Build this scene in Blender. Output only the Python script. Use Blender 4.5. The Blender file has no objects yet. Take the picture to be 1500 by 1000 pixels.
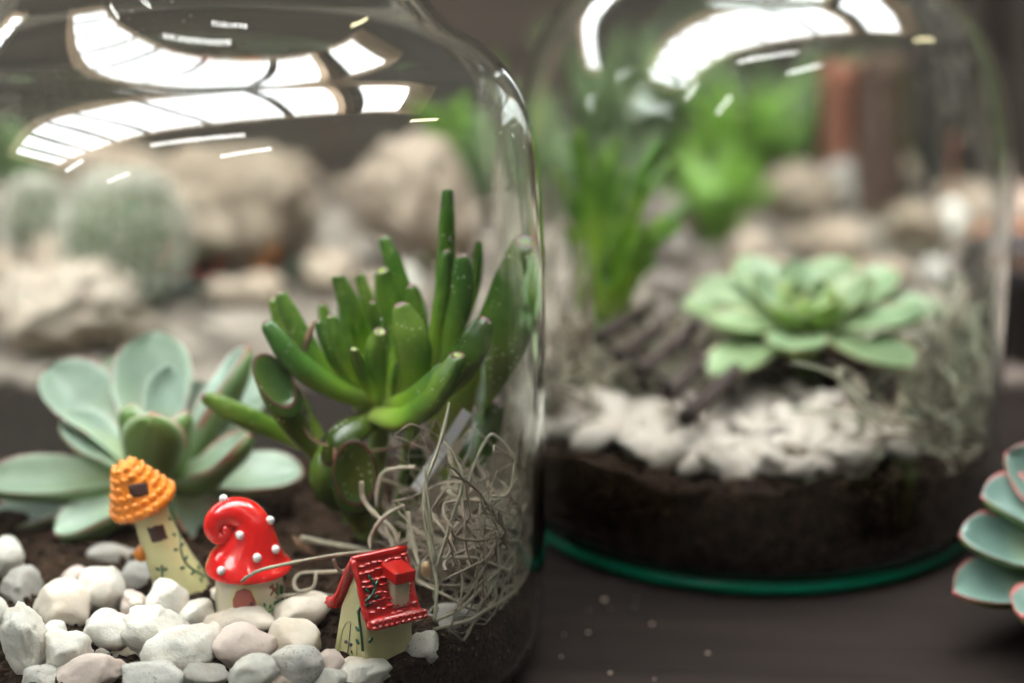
import bpy, bmesh, math, random
from mathutils import Vector, Matrix, noise
from mathutils.bvhtree import BVHTree

random.seed(7)
scene = bpy.context.scene
COL = scene.collection
MM = 0.001
R = math.radians

# ------------------------------------------------------------------ camera
CAM_H = 276.0            # mm above the table
PITCH = R(17.4)
FPX = 3040.0             # focal length in pixels of a 1500 px wide frame
cam_d = bpy.data.cameras.new('camera')
cam = bpy.data.objects.new('camera', cam_d)
COL.objects.link(cam)
cam.location = (0, 0, CAM_H * MM)
cam.rotation_euler = (R(90) - PITCH, 0, 0)
cam_d.sensor_width = 36.0
cam_d.lens = 36.0 * FPX / 1500.0
cam_d.clip_start = 0.01
cam_d.clip_end = 60
cam_d.dof.use_dof = True
cam_d.dof.focus_distance = 0.553
cam_d.dof.aperture_fstop = 4.4
cam_d.dof.aperture_blades = 9
scene.camera = cam

# ------------------------------------------------------------------ world: dim, even greenhouse interior
world = bpy.data.worlds.new('World')
scene.world = world
world.use_nodes = True
bg = world.node_tree.nodes['Background']
bg.inputs['Color'].default_value = (0.97, 0.98, 1.0, 1)
bg.inputs['Strength'].default_value = 0.05

SKY_L = 10.5              # radiance of the bright skylight panes
TUBE_L = 20.0

scene.view_settings.view_transform = 'Standard'
scene.view_settings.look = 'None'
scene.view_settings.exposure = 1.0
scene.view_settings.gamma = 1.0
scene.view_settings.use_curve_mapping = False
cy = scene.cycles
cy.max_bounces = 12
cy.transmission_bounces = 12
cy.glossy_bounces = 3
cy.diffuse_bounces = 2
cy.transparent_max_bounces = 12
cy.caustics_reflective = False
cy.caustics_refractive = True
cy.sample_clamp_indirect = 30
cy.use_adaptive_sampling = True
cy.adaptive_threshold = 0.02
cy.use_denoising = True

# ------------------------------------------------------------------ helpers
FW = Vector((0, math.cos(PITCH), -math.sin(PITCH)))
UP = Vector((0, math.sin(PITCH), math.cos(PITCH)))
CAM = Vector((0, 0, CAM_H))

def ray(u, v):
    return (FW + Vector(((u - 750) / FPX, 0, 0)) - UP * ((v - 500) / FPX))

def at(u, v, y):
    """world point (mm) seen at photo pixel u,v at horizontal distance y"""
    d = ray(u, v)
    return CAM + d * (y / d.y)

def onz(u, v, z):
    d = ray(u, v)
    return CAM + d * ((z - CAM_H) / d.z)

def pxmm(p):
    return (Vector(p) - CAM).dot(FW) / FPX

def V3(*a):
    return Vector(a)

def lerp(a, b, t):
    return a + (b - a) * t

def table(t, pts):
    if t <= pts[0][0]:
        return pts[0][1]
    for (a, x), (b, y) in zip(pts, pts[1:]):
        if t <= b:
            return lerp(x, y, (t - a) / (b - a))
    return pts[-1][1]

def catmull(P, n):
    P = [Vector(p) for p in P]
    Q = [P[0] * 2 - P[1]] + P + [P[-1] * 2 - P[-2]]
    out = []
    for i in range(1, len(Q) - 2):
        a, b, c, d = Q[i - 1:i + 3]
        for k in range(n):
            t = k / n
            out.append(0.5 * ((2 * b) + (c - a) * t + (2 * a - 5 * b + 4 * c - d) * t * t + (3 * b - a - 3 * c + d) * t ** 3))
    out.append(P[-1])
    return out

def resample(P, m):
    L = [0]
    for a, b in zip(P, P[1:]):
        L.append(L[-1] + (b - a).length)
    out, j = [], 0
    for k in range(m + 1):
        s = L[-1] * k / m
        while j < len(P) - 2 and L[j + 1] < s:
            j += 1
        seg = L[j + 1] - L[j]
        out.append(P[j].lerp(P[j + 1], (s - L[j]) / seg if seg > 1e-9 else 0))
    return out

class MB:
    """collects verts (mm, world) and faces, with an optional per-vertex colour"""
    def __init__(self):
        self.v, self.f, self.c = [], [], []
    def add(self, V, F, c=None):
        o = len(self.v)
        self.v += [Vector(p) for p in V]
        self.f += [tuple(i + o for i in f) for f in F]
        if c is None:
            self.c += [(0, 0, 0, 1)] * len(V)
        elif isinstance(c, tuple):
            self.c += [c] * len(V)
        else:
            self.c += list(c)
        return self
    def build(self, name, mat, parent=None, origin=None, smooth=True, kind=None):
        org = root_loc(parent) if parent is not None else Vector(origin if origin is not None else (0, 0, 0))
        me = bpy.data.meshes.new(name)
        me.from_pydata([(p - org) * MM for p in self.v], [], self.f)
        me.validate()
        a = me.color_attributes.new('Col', 'FLOAT_COLOR', 'POINT')
        a.data.foreach_set('color', [x for c in self.c for x in c])
        if smooth:
            me.polygons.foreach_set('use_smooth', [True] * len(me.polygons))
        me.materials.append(mat)
        me.update()
        o = bpy.data.objects.new(name, me)
        COL.objects.link(o)
        if parent is not None:
            o.parent = parent
        else:
            o.location = org * MM
        if kind:
            o['kind'] = kind
        return o

def root_loc(o):
    while o.parent is not None:
        o = o.parent
    return Vector(o.location) / MM

def tag(o, label, cat, group=None):
    o['label'] = label
    o['category'] = cat
    if group:
        o['group'] = group
    return o

def thing(name, label, cat, loc, group=None):
    o = bpy.data.objects.new(name, None)
    o.empty_display_size = 0.005
    COL.objects.link(o)
    o.location = Vector(loc) * MM
    return tag(o, label, cat, group)

def tube(P, rad, sides=8, c=None, cap=True):
    """P: points, rad: float or list"""
    V, F = [], []
    n = len(P)
    prev = None
    for i, p in enumerate(P):
        T = (P[min(i + 1, n - 1)] - P[max(i - 1, 0)])
        T = T.normalized() if T.length > 1e-9 else V3(0, 0, 1)
        if prev is None:
            h = V3(0, 0, 1) if abs(T.z) < .9 else V3(1, 0, 0)
            prev = T.cross(h).normalized()
        S = (prev - T * prev.dot(T))
        S = S.normalized() if S.length > 1e-9 else T.orthogonal().normalized()
        prev = S
        N = T.cross(S)
        r = rad[i] if isinstance(rad, (list, tuple)) else rad
        for k in range(sides):
            a = 2 * math.pi * k / sides
            V.append(p + S * (math.cos(a) * r) + N * (math.sin(a) * r))
    for i in range(n - 1):
        for k in range(sides):
            a, b = i * sides + k, i * sides + (k + 1) % sides
            F.append((a, b, b + sides, a + sides))
    if cap:
        F.append(tuple(reversed(range(sides))))
        F.append(tuple(range((n - 1) * sides, n * sides)))
    return V, F

def lathe(prof, cx, cy_, seg=96, sx=1, sz=1, close=False):
    V, F = [], []
    n = len(prof)
    for (r, z) in prof:
        for k in range(seg):
            a = 2 * math.pi * k / seg
            V.append(V3(cx + r * sx * math.cos(a), cy_ + r * sx * math.sin(a), z * sz))
    rng = n if close else n - 1
    for i in range(rng):
        j = (i + 1) % n
        for k in range(seg):
            k2 = (k + 1) % seg
            F.append((i * seg + k, i * seg + k2, j * seg + k2, j * seg + k))
    return V, F

_ico = {}
def ico(sub):
    if sub not in _ico:
        bm = bmesh.new()
        bmesh.ops.create_icosphere(bm, subdivisions=sub, radius=1)
        bm.verts.ensure_lookup_table()
        _ico[sub] = ([v.co.copy() for v in bm.verts], [tuple(v.index for v in f.verts) for f in bm.faces])
        bm.free()
    return _ico[sub]

def box(c, s, M=None):
    c = Vector(c)
    V = [V3(x * s[0] / 2, y * s[1] / 2, z * s[2] / 2) for x in (-1, 1) for y in (-1, 1) for z in (-1, 1)]
    if M:
        V = [M @ p for p in V]
    return [p + c for p in V], [(0, 1, 3, 2), (4, 6, 7, 5), (0, 4, 5, 1), (2, 3, 7, 6), (0, 2, 6, 4), (1, 5, 7, 3)]

def bevel_obj(o, w, seg=2):
    m = o.modifiers.new('bevel', 'BEVEL')
    m.width = w * MM
    m.segments = seg
    m.limit_method = 'ANGLE'
    return o

# ------------------------------------------------------------------ materials
def mat(name):
    m = bpy.data.materials.new(name)
    m.use_nodes = True
    nt = m.node_tree
    return m, nt, nt.nodes['Principled BSDF'], nt.nodes['Material Output']

def N(nt, t, **kw):
    n = nt.nodes.new(t)
    for k, v in kw.items():
        if k in n.inputs:
            n.inputs[k].default_value = v
        else:
            setattr(n, k, v)
    return n

def ramp(nt, fac, stops):
    r = nt.nodes.new('ShaderNodeValToRGB')
    e = r.color_ramp.elements
    while len(e) < len(stops):
        e.new(0.5)
    for el, (p, c) in zip(e, stops):
        el.position = p
        el.color = (*c, 1) if len(c) == 3 else c
    nt.links.new(fac, r.inputs['Fac'])
    return r

def mix(nt, fac, a, b):
    m = nt.nodes.new('ShaderNodeMix')
    m.data_type = 'RGBA'
    for s, x in ((m.inputs[0], fac), (m.inputs[6], a), (m.inputs[7], b)):
        if isinstance(x, (int, float)):
            s.default_value = x
        elif isinstance(x, tuple):
            s.default_value = (*x, 1)
        else:
            nt.links.new(x, s)
    return m.outputs[2]

def math_n(nt, op, a, b=None):
    m = nt.nodes.new('ShaderNodeMath')
    m.operation = op
    for i, x in enumerate((a, b)):
        if x is None:
            continue
        if isinstance(x, (int, float)):
            m.inputs[i].default_value = x
        else:
            nt.links.new(x, m.inputs[i])
    return m.outputs[0]

def coords(nt, scale=1.0, kind='Object', rand=False):
    tc = nt.nodes.new('ShaderNodeTexCoord')
    out = tc.outputs[kind]
    if rand:
        oi = nt.nodes.new('ShaderNodeObjectInfo')
        va = nt.nodes.new('ShaderNodeVectorMath')
        va.operation = 'ADD'
        nt.links.new(out, va.inputs[0])
        mu = math_n(nt, 'MULTIPLY', oi.outputs['Random'], 3.0)
        nt.links.new(mu, va.inputs[1])
        out = va.outputs[0]
    return out

def noise_t(nt, vec, scale, detail=4, rough=.55, dist=0):
    n = N(nt, 'ShaderNodeTexNoise', Scale=scale, Detail=detail, Roughness=rough, Distortion=dist)
    nt.links.new(vec, n.inputs['Vector'])
    return n.outputs['Fac']

def voro(nt, vec, scale, feature='F1', randomness=1.0):
    n = N(nt, 'ShaderNodeTexVoronoi', Scale=scale)
    n.feature = feature
    n.inputs['Randomness'].default_value = randomness
    nt.links.new(vec, n.inputs['Vector'])
    return n.outputs['Distance']

def bump(nt, bsdf, height, strength, dist):
    b = N(nt, 'ShaderNodeBump', Strength=strength, Distance=dist)
    nt.links.new(height, b.inputs['Height'])
    nt.links.new(b.outputs['Normal'], bsdf.inputs['Normal'])

def attr(nt):
    a = nt.nodes.new('ShaderNodeVertexColor')
    a.layer_name = 'Col'
    s = nt.nodes.new('ShaderNodeSeparateColor')
    nt.links.new(a.outputs['Color'], s.inputs['Color'])
    return s.outputs

def plain(name, col, rough=.5, var=.08, scale=300, bump_s=.15, bump_d=.0002, coat=0, spec=.5, sss=0):
    m, nt, b, _ = mat(name)
    v = coords(nt, rand=True)
    n = noise_t(nt, v, scale)
    c = mix(nt, n, tuple(x * (1 - var) for x in col), tuple(min(1, x * (1 + var)) for x in col))
    nt.links.new(c, b.inputs['Base Color'])
    b.inputs['Roughness'].default_value = rough
    b.inputs['Specular IOR Level'].default_value = spec
    b.inputs['Coat Weight'].default_value = coat
    b.inputs['Coat Roughness'].default_value = .08
    if sss:
        b.inputs['Subsurface Weight'].default_value = sss
        b.inputs['Subsurface Radius'].default_value = (.002, .002, .001)
        b.inputs['Subsurface Scale'].default_value = .6
    n2 = noise_t(nt, v, scale * 2.3, 3)
    bump(nt, b, n2, bump_s, bump_d)
    return m

def glass_mat(name, tint, dust=1.0):
    m, nt, b, out = mat(name)
    nt.nodes.remove(b)
    g = N(nt, 'ShaderNodeBsdfGlass', IOR=1.5, Roughness=0.0)
    g.inputs['Color'].default_value = (*tint, 1)
    v = coords(nt)
    # dust specks settled on the glass
    sp = voro(nt, v, 420)
    big = noise_t(nt, v, 30, 3, .65)
    thr = ramp(nt, big, [(.50, (.0, .0, .0)), (.66, (.1 * dust,) * 3), (.8, (.24 * dust,) * 3)])
    mp = N(nt, 'ShaderNodeMapping')
    mp.inputs['Scale'].default_value = (60, 60, 9)
    nt.links.new(v, mp.inputs['Vector'])
    sm = noise_t(nt, mp.outputs[0], 1.0, 4, .7)
    film = ramp(nt, sm, [(.5, (0, 0, 0)), (.8, (.006 * dust,) * 3)])
    fac = math_n(nt, 'MAXIMUM', math_n(nt, 'MULTIPLY', math_n(nt, 'LESS_THAN', sp, thr.outputs['Color']), .6), film.outputs['Color'])
    d = N(nt, 'ShaderNodeBsdfDiffuse')
    d.inputs['Color'].default_value = (.6, .58, .54, 1)
    mx = nt.nodes.new('ShaderNodeMixShader')
    nt.links.new(fac, mx.inputs[0])
    nt.links.new(g.outputs[0], mx.inputs[1])
    nt.links.new(d.outputs[0], mx.inputs[2])
    nt.links.new(mx.outputs[0], out.inputs['Surface'])
    return m

def soil_mat():
    m, nt, b, _ = mat('soil')
    v = coords(nt)
    n = noise_t(nt, v, 160, 8, .7)
    n2 = voro(nt, v, 700)
    c = ramp(nt, n, [(.3, (.012, .007, .004)), (.52, (.04, .022, .013)), (.68, (.085, .05, .03)), (.8, (.18, .11, .065))])
    fl = math_n(nt, 'LESS_THAN', math_n(nt, 'ADD', voro(nt, v, 330), math_n(nt, 'MULTIPLY', noise_t(nt, v, 90, 3), .5)), .36)
    cf = mix(nt, math_n(nt, 'MULTIPLY', fl, .6), c.outputs[0], (.27, .18, .11))
    nt.links.new(cf, b.inputs['Base Color'])
    b.inputs['Roughness'].default_value = .95
    b.inputs['Specular IOR Level'].default_value = .15
    bump(nt, b, math_n(nt, 'ADD', n, n2), .9, .0015)
    return m

def stone_mat(name, col, speck=.0, var=.14, bumpy=.5):
    m, nt, b, _ = mat(name)
    v = coords(nt, rand=True)
    n = noise_t(nt, v, 110, 6, .6)
    c = mix(nt, n, tuple(x * (1 - var) for x in col), tuple(min(.9, x * (1 + var)) for x in col))
    st = noise_t(nt, v, 55, 5, .6, 1)
    tint = ramp(nt, st, [(.5, (0, 0, 0)), (.72, (.45,) * 3)])
    c = mix(nt, tint.outputs[0], c, (col[0] * .85, col[1] * .68, col[2] * .52))
    oi = nt.nodes.new('ShaderNodeObjectInfo')
    # pits with dirt in them
    d = math_n(nt, 'ADD', voro(nt, v, 950), math_n(nt, 'MULTIPLY', math_n(nt, 'SUBTRACT', noise_t(nt, v, 1500, 3), .5), .6))
    mask = noise_t(nt, v, 140, 5, .7)
    mr = ramp(nt, mask, [(.5 - .2 * speck, (0, 0, 0)), (.72 - .15 * speck, (.26 + .08 * speck,) * 3)])
    pit = math_n(nt, 'LESS_THAN', d, mr.outputs[0])
    fac = math_n(nt, 'MULTIPLY', pit, .2 + .4 * speck)
    c = mix(nt, fac, c, (.09, .065, .05))
    nt.links.new(c, b.inputs['Base Color'])
    b.inputs['Roughness'].default_value = .8
    b.inputs['Specular IOR Level'].default_value = .3
    h = math_n(nt, 'SUBTRACT', noise_t(nt, v, 240, 7, .65), math_n(nt, 'MULTIPLY', pit, .35))
    bump(nt, b, h, bumpy, .0011)
    return m

def jade_mat(name, dark=1.0):
    m, nt, b, _ = mat(name)
    s = attr(nt)
    v = coords(nt)
    n = noise_t(nt, v, 130, 4)
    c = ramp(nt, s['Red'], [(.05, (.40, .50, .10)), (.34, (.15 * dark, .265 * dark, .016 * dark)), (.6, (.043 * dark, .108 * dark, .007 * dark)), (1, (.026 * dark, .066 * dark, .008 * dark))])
    oi = nt.nodes.new('ShaderNodeObjectInfo')
    c1 = mix(nt, math_n(nt, 'MULTIPLY', oi.outputs['Random'], .5), c.outputs[0], (.022 * dark, .06 * dark, .012 * dark))
    big = ramp(nt, noise_t(nt, v, 45, 3), [(.45, (0, 0, 0)), (.7, (.6,) * 3)])
    c2 = mix(nt, big.outputs[0], c1, (.15 * dark, .215 * dark, .03 * dark))
    rim = ramp(nt, math_n(nt, 'ADD', s['Green'], math_n(nt, 'MULTIPLY', math_n(nt, 'SUBTRACT', n, .5), .5)), [(.45, (0, 0, 0)), (.8, (1, 1, 1))])
    c3 = mix(nt, rim.outputs[0], c2, (.12, .04, .04))
    blem = ramp(nt, noise_t(nt, v, 160, 5, .7), [(.66, (0, 0, 0)), (.74, (.55,) * 3)])
    c3 = mix(nt, blem.outputs[0], c3, (.20, .13, .06))
    d = voro(nt, v, 600)
    lo = noise_t(nt, v, 90, 2)
    thr = ramp(nt, lo, [(.42, (0, 0, 0)), (.66, (.2,) * 3)])
    dot = math_n(nt, 'LESS_THAN', d, thr.outputs[0])
    c4 = mix(nt, math_n(nt, 'MULTIPLY', dot, .75), c3, (.62, .62, .5))
    nt.links.new(c4, b.inputs['Base Color'])
    b.inputs['Roughness'].default_value = .24
    b.inputs['Specular IOR Level'].default_value = .45
    bump(nt, b, noise_t(nt, v, 420, 4), .2, .0005)
    return m

def eche_mat(name, top=(.35, .465, .375), under=(.12, .20, .055), edge=(.33, .085, .07)):
    m, nt, b, _ = mat(name)
    s = attr(nt)
    v = coords(nt)
    n = noise_t(nt, v, 60, 5)
    t = mix(nt, n, tuple(x * .82 for x in top), tuple(x * 1.15 for x in top))
    base = ramp(nt, s['Red'], [(.1, (1, 1, 1)), (.62, (0, 0, 0))])
    t = mix(nt, base.outputs[0], t, (.42, .52, .26))
    pale = ramp(nt, s['Green'], [(.0, (0, 0, 0)), (.7, (.75,) * 3)])
    t = mix(nt, pale.outputs[0], t, tuple(min(1, x * 1.45) for x in top))
    u = mix(nt, n, under, tuple(x * 1.3 for x in under))
    oi = nt.nodes.new('ShaderNodeObjectInfo')
    t = mix(nt, math_n(nt, 'MULTIPLY', oi.outputs['Random'], .5), t, tuple(x * y for x, y in zip(top, (1.05, .95, .62))))
    bl = ramp(nt, noise_t(nt, v, 24, 6, .7), [(.40, (0, 0, 0)), (.64, (.7,) * 3)])
    t = mix(nt, bl.outputs[0], t, tuple(x * .55 for x in top))
    c = mix(nt, s['Blue'], u, t)
    er = ramp(nt, math_n(nt, 'ADD', s['Green'], math_n(nt, 'MULTIPLY', math_n(nt, 'SUBTRACT', noise_t(nt, v, 35, 4, .6), .5), 1.1)), [(.74, (0, 0, 0)), (.98, (.95,) * 3)])
    c = mix(nt, er.outputs[0], c, edge)
    nt.links.new(c, b.inputs['Base Color'])
    b.inputs['Roughness'].default_value = .42
    b.inputs['Specular IOR Level'].default_value = .5
    b.inputs['Coat Weight'].default_value = .15
    b.inputs['Coat Roughness'].default_value = .25
    bump(nt, b, noise_t(nt, v, 150, 4), .12, .0006)
    return m

def moss_mat():
    m, nt, b, _ = mat('moss')
    s = attr(nt)
    v = coords(nt)
    n = noise_t(nt, v, 300, 4)
    brown = mix(nt, n, (.25, .19, .14), (.58, .49, .385))
    green = mix(nt, n, (.36, .37, .24), (.56, .57, .43))
    c = mix(nt, s['Red'], brown, green)
    nt.links.new(c, b.inputs['Base Color'])
    b.inputs['Roughness'].default_value = .85
    b.inputs['Specular IOR Level'].default_value = .2
    bump(nt, b, noise_t(nt, v, 1800, 3), .7, .0004)
    return m

def wood_mat(name, a, b_, scale=(4, 60, 60), rough=.9):
    m, nt, b, _ = mat(name)
    tc = nt.nodes.new('ShaderNodeTexCoord')
    mp = N(nt, 'ShaderNodeMapping')
    mp.inputs['Scale'].default_value = scale
    nt.links.new(tc.outputs['Object'], mp.inputs['Vector'])
    n = noise_t(nt, mp.outputs[0], 1.0, 8, .65, .4)
    n2 = noise_t(nt, tc.outputs['Object'], 9, 6, .6)
    c = ramp(nt, n, [(.3, a), (.7, b_)])
    c2 = mix(nt, math_n(nt, 'MULTIPLY', n2, .45), c.outputs[0], tuple(x * 1.5 for x in b_))
    nt.links.new(c2, b.inputs['Base Color'])
    b.inputs['Roughness'].default_value = rough
    b.inputs['Specular IOR Level'].default_value = .12
    bump(nt, b, n, .5, .002)
    return m

def emit_mat(name, col, L):
    m, nt, b, out = mat(name)
    nt.nodes.remove(b)
    m.cycles.emission_sampling = 'NONE'    # big panes: found by bounced rays, which also pass through the jar glass
    e = N(nt, 'ShaderNodeEmission', Strength=L)
    e.inputs['Color'].default_value = (*col, 1)
    v = coords(nt)
    n = noise_t(nt, v, 1.3, 3)
    c = mix(nt, n, tuple(x * .9 for x in col), col)
    nt.links.new(c, e.inputs['Color'])
    nt.links.new(e.outputs[0], out.inputs['Surface'])
    return m

def gravel_mat():
    m, nt, b, _ = mat('gravel')
    v = coords(nt)
    d = N(nt, 'ShaderNodeTexVoronoi', Scale=55)
    nt.links.new(v, d.inputs['Vector'])
    n = noise_t(nt, v, 14, 5)
    sep = nt.nodes.new('ShaderNodeSeparateColor')
    nt.links.new(d.outputs['Color'], sep.inputs[0])
    c = ramp(nt, sep.outputs[0], [(0, (.045, .034, .026)), (.5, (.16, .128, .103)), (1, (.34, .285, .24))])
    c2 = mix(nt, math_n(nt, 'MULTIPLY', n, .5), c.outputs[0], (.14, .11, .09))
    nt.links.new(c2, b.inputs['Base Color'])
    b.inputs['Roughness'].default_value = .9
    bump(nt, b, d.outputs['Distance'], .8, .01)
    return m

M = {}
M['glass'] = glass_mat('glass_clear', (.975, .995, .985), 1.0)
M['glass_far'] = glass_mat('glass_clear_rear', (.97, .99, .98), .5)
M['soil'] = soil_mat()
M['white'] = stone_mat('stone_white', (.84, .765, .685), .3, .14, .85)
M['beige'] = stone_mat('stone_beige', (.76, .66, .55), .2)
M['pink'] = stone_mat('stone_pink', (.74, .60, .53), .35)
M['grey'] = stone_mat('stone_grey', (.40, .37, .335), .2)
M['speck'] = stone_mat('stone_speckled', (.70, .66, .61), .8, .14, .9)
M['chip'] = stone_mat('stone_chip_white', (.68, .595, .52), .15)
M['rock_tan'] = stone_mat('rock_tan', (.25, .195, .145), .4, .4, .9)
M['rock_pale'] = stone_mat('rock_pale', (.34, .265, .205), .4, .4, .9)
M['rock_dark'] = stone_mat('rock_dark', (.19, .16, .14), .2, .25, .9)
M['rock_rust'] = stone_mat('rock_rust', (.40, .17, .085), .2, .25, .7)
M['coral'] = stone_mat('coral_rock', (.40, .325, .265), .6, .2, 1.0)
M['jade'] = jade_mat('jade_leaf', 1.5)
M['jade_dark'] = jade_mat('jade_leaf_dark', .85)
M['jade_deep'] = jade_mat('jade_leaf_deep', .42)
M['finger'] = jade_mat('finger_leaf', 2.7)
M['eche'] = eche_mat('echeveria_leaf')
M['eche_b'] = eche_mat('echeveria_leaf_yellow_green', (.25, .36, .195), (.17, .27, .04), (.34, .18, .12))
M['eche_c'] = eche_mat('echeveria_leaf_blue', (.105, .18, .155), (.09, .16, .03), (.30, .06, .055))
M['moss'] = moss_mat()
M['red'] = plain('red_glaze', (.80, .014, .012), .16, .12, 500, .25, .0003, .6)
M['orange'] = plain('orange_paint', (.82, .25, .02), .3, .2, 500, .2, .0003, .3)
M['cream'] = plain('cream_glaze', (.66, .60, .30), .3, .07, 160, .2, .0004, .3)
M['ivory'] = plain('ivory_glaze', (.66, .58, .42), .3, .1, 160, .2, .0004, .3)
M['white_p'] = plain('white_paint', (.80, .78, .76), .3, .03, 500, .1, .0002, .3)
M['brown_p'] = plain('brown_paint', (.045, .018, .014), .35, .2, 500, .1, .0002)
M['pink_p'] = plain('pink_paint', (.45, .13, .10), .4, .1, 500, .1, .0002)
M['peach_p'] = plain('peach_paint', (.66, .43, .25), .4, .1, 300, .1, .0002)
M['green_p'] = plain('green_paint', (.005, .085, .04), .3, .2, 500, .1, .0002)
M['lime_p'] = plain('lime_paint', (.04, .26, .05), .3, .2, 500, .1, .0002)
M['grey_p'] = plain('grey_paint', (.12, .11, .13), .3, .2, 500, .1, .0002)
M['stem'] = plain('stem', (.16, .26, .05), .5, .3, 200, .4, .0006)
M['dry'] = plain('dry_stalk', (.23, .13, .075), .8, .3, 400, .5, .0004)
M['crumb'] = plain('crumb', (.40, .33, .26), .9, .3, 100)
M['strip_p'] = plain('strip_plastic', (.80, .80, .80), .35, .03, 200, .1, .0002)
M['dark_wood'] = wood_mat('stick_wood', (.03, .021, .019), (.085, .064, .058), (60, 60, 400))
M['table'] = wood_mat('table_wood', (.0045, .0032, .0025), (.014, .0102, .0082), (6, 90, 40))
M['gravel'] = gravel_mat()
M['post'] = wood_mat('post_wood', (.05, .03, .022), (.11, .07, .055), (60, 60, 5))
M['trunk'] = wood_mat('trunk_wood', (.018, .015, .013), (.045, .038, .032), (60, 60, 5))
M['wall_wood'] = wood_mat('wall_wood', (.03, .025, .02), (.085, .072, .058), (5, 60, 60))
M['terracotta'] = plain('terracotta', (.24, .085, .05), .8, .2, 40, .3, .001)
M['pot'] = plain('black_plastic', (.012, .012, .013), .35, .2, 80, .1, .0004)
M['cactus'] = plain('cactus_skin', (.15, .19, .105), .7, .25, 60, .3, .001)
M['wool'] = plain('cactus_wool', (.55, .52, .44), .95, .1, 200, .3, .0005)
M['bush'] = plain('bush_leaf', (.12, .235, .02), .5, .45, 9, .1, .0005)
M['bush_grey'] = plain('bush_leaf_grey', (.10, .15, .055), .55, .4, 9, .1, .0005)
M['oak'] = wood_mat('skylight_wood', (.60, .43, .28), (.78, .58, .40), (3, 30, 30))
M['sky'] = emit_mat('skylight_pane', (.975, .985, 1.0), SKY_L)
M['tube'] = emit_mat('lamp_tube', (1.0, .97, .95), TUBE_L)
M['tube_warm'] = emit_mat('lamp_tube_warm', (1.0, .86, .5), TUBE_L)
M['frame'] = plain('frame_grey', (.10, .10, .11), .5, .1, 20, .1, .001)

# ------------------------------------------------------------------ setting: table, gravel bed
def slab(name, x0, x1, y0, y1, z0, z1, m, nx=1, ny=1, amp=0, sc=.02):
    mb = MB()
    V, F = [], []
    for j in range(ny + 1):
        for i in range(nx + 1):
            x, y = lerp(x0, x1, i / nx), lerp(y0, y1, j / ny)
            edge = i in (0, nx) or j in (0, ny)
            z = z1 + (0 if edge else amp * noise.fractal(V3(x * sc, y * sc, 3), 1, 2, 4))
            V.append(V3(x, y, z))
    w = nx + 1
    for j in range(ny):
        for i in range(nx):
            F.append((j * w + i, j * w + i + 1, (j + 1) * w + i + 1, (j + 1) * w + i))
    o = len(V)
    V += [V3(x0, y0, z0), V3(x1, y0, z0), V3(x1, y1, z0), V3(x0, y1, z0)]
    F.append((o, o + 3, o + 2, o + 1))
    F.append(tuple([o, o + 1] + [i for i in range(nx, -1, -1)]))
    F.append(tuple([o + 2, o + 3] + [ny * w + i for i in range(0, nx + 1)]))
    F.append(tuple([o + 1, o + 2] + [j * w + nx for j in range(ny, -1, -1)]))
    F.append(tuple([o + 3, o] + [j * w for j in range(0, ny + 1)]))
    mb.add(V, F)
    o = mb.build(name, m, None, (0, 0, 0), smooth=False)
    o['kind'] = 'structure'
    return o

slab('table', -1800, 1800, 120, 3200, -45, 0, M['table'])
gv = slab('gravel_bed', -1500, 1500, 815, 1260, -5, 5, M['gravel'], 160, 28, 4, .03)
gv.data.polygons.foreach_set('use_smooth', [True] * len(gv.data.polygons))

# ------------------------------------------------------------------ skylight and tube lamps overhead (seen as reflections in the glass)
def skylight(shift, label):
    d, n = Vector((.849, .529, 0)), Vector((-.529, .849, 0))
    O = Vector((-1200, -950, 2500)) + n * shift
    def pt(t, s, z):
        return O + d * t + n * s + Vector((0, 0, z))
    root = thing('skylight', label, 'skylight', pt(950, 700, 0))
    rot = Matrix((( d.x, n.x, 0), (d.y, n.y, 0), (0, 0, 1)))
    def bar(name, t0, t1, s0, s1, z0, z1, m, parent=root):
        V, F = box(pt((t0 + t1) / 2, (s0 + s1) / 2, (z0 + z1) / 2), (t1 - t0, s1 - s0, z1 - z0), rot)
        return MB().add(V, F).build(name, m, parent, smooth=False)
    T0, T1, S = -2300, 4200, 1400
    def splay(a0, a1, b0, b1):
        # sloping lining board from the pane edge (a) down to the ceiling edge (b)
        up = V3(0, 0, 40)
        V = [pt(*a0, 208), pt(*a1, 208), pt(*b1, -60), pt(*b0, -60)]
        V += [p + up for p in V]
        MB().add(V, [(0, 1, 2, 3), (7, 6, 5, 4), (0, 4, 5, 1), (1, 5, 6, 2), (2, 6, 7, 3), (3, 7, 4, 0)]).build('lining', M['oak'], root, smooth=False)
    splay((T0, S), (T1, S), (T0 - 240, S + 170), (T1 + 420, S + 170))
    splay((T0, 0), (T1, 0), (T0 - 240, -40), (T1 + 420, -40))
    splay((T0, 0), (T0, S), (T0 - 240, -40), (T0 - 240, S + 170))
    splay((T1, 0), (T1, S), (T1 + 420, -40), (T1 + 420, S + 170))
    mull = [(-1560, 75), (-740, 60), (0, 60), (640, 60), (1460, 70), (2380, 80)]
    for t, w in mull:
        bar('mullion', t - w / 2, t + w / 2, 0, S, 120, 200, M['frame'])
    bar('divider', 3010, 3130, 0, S, 0, 250, M['oak'])
    bar('divider', 3130, 3260, 0, S, 0, 250, M['frame'])
    edges = [T0] + [t for t, _ in mull] + [3130, T1]
    for a, b in zip(edges, edges[1:]):
        bar('pane', a + 5, b - 5, 2, S - 2, 210, 216, M['sky'])
skylight(0, 'long wood-lined skylight overhead, reflected as a white strip in both jars')
skylight(4200, 'assumed second skylight, added further back to glint along the right edge of the jars')  # assumed skylight, added for edge glints and back light

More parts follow.
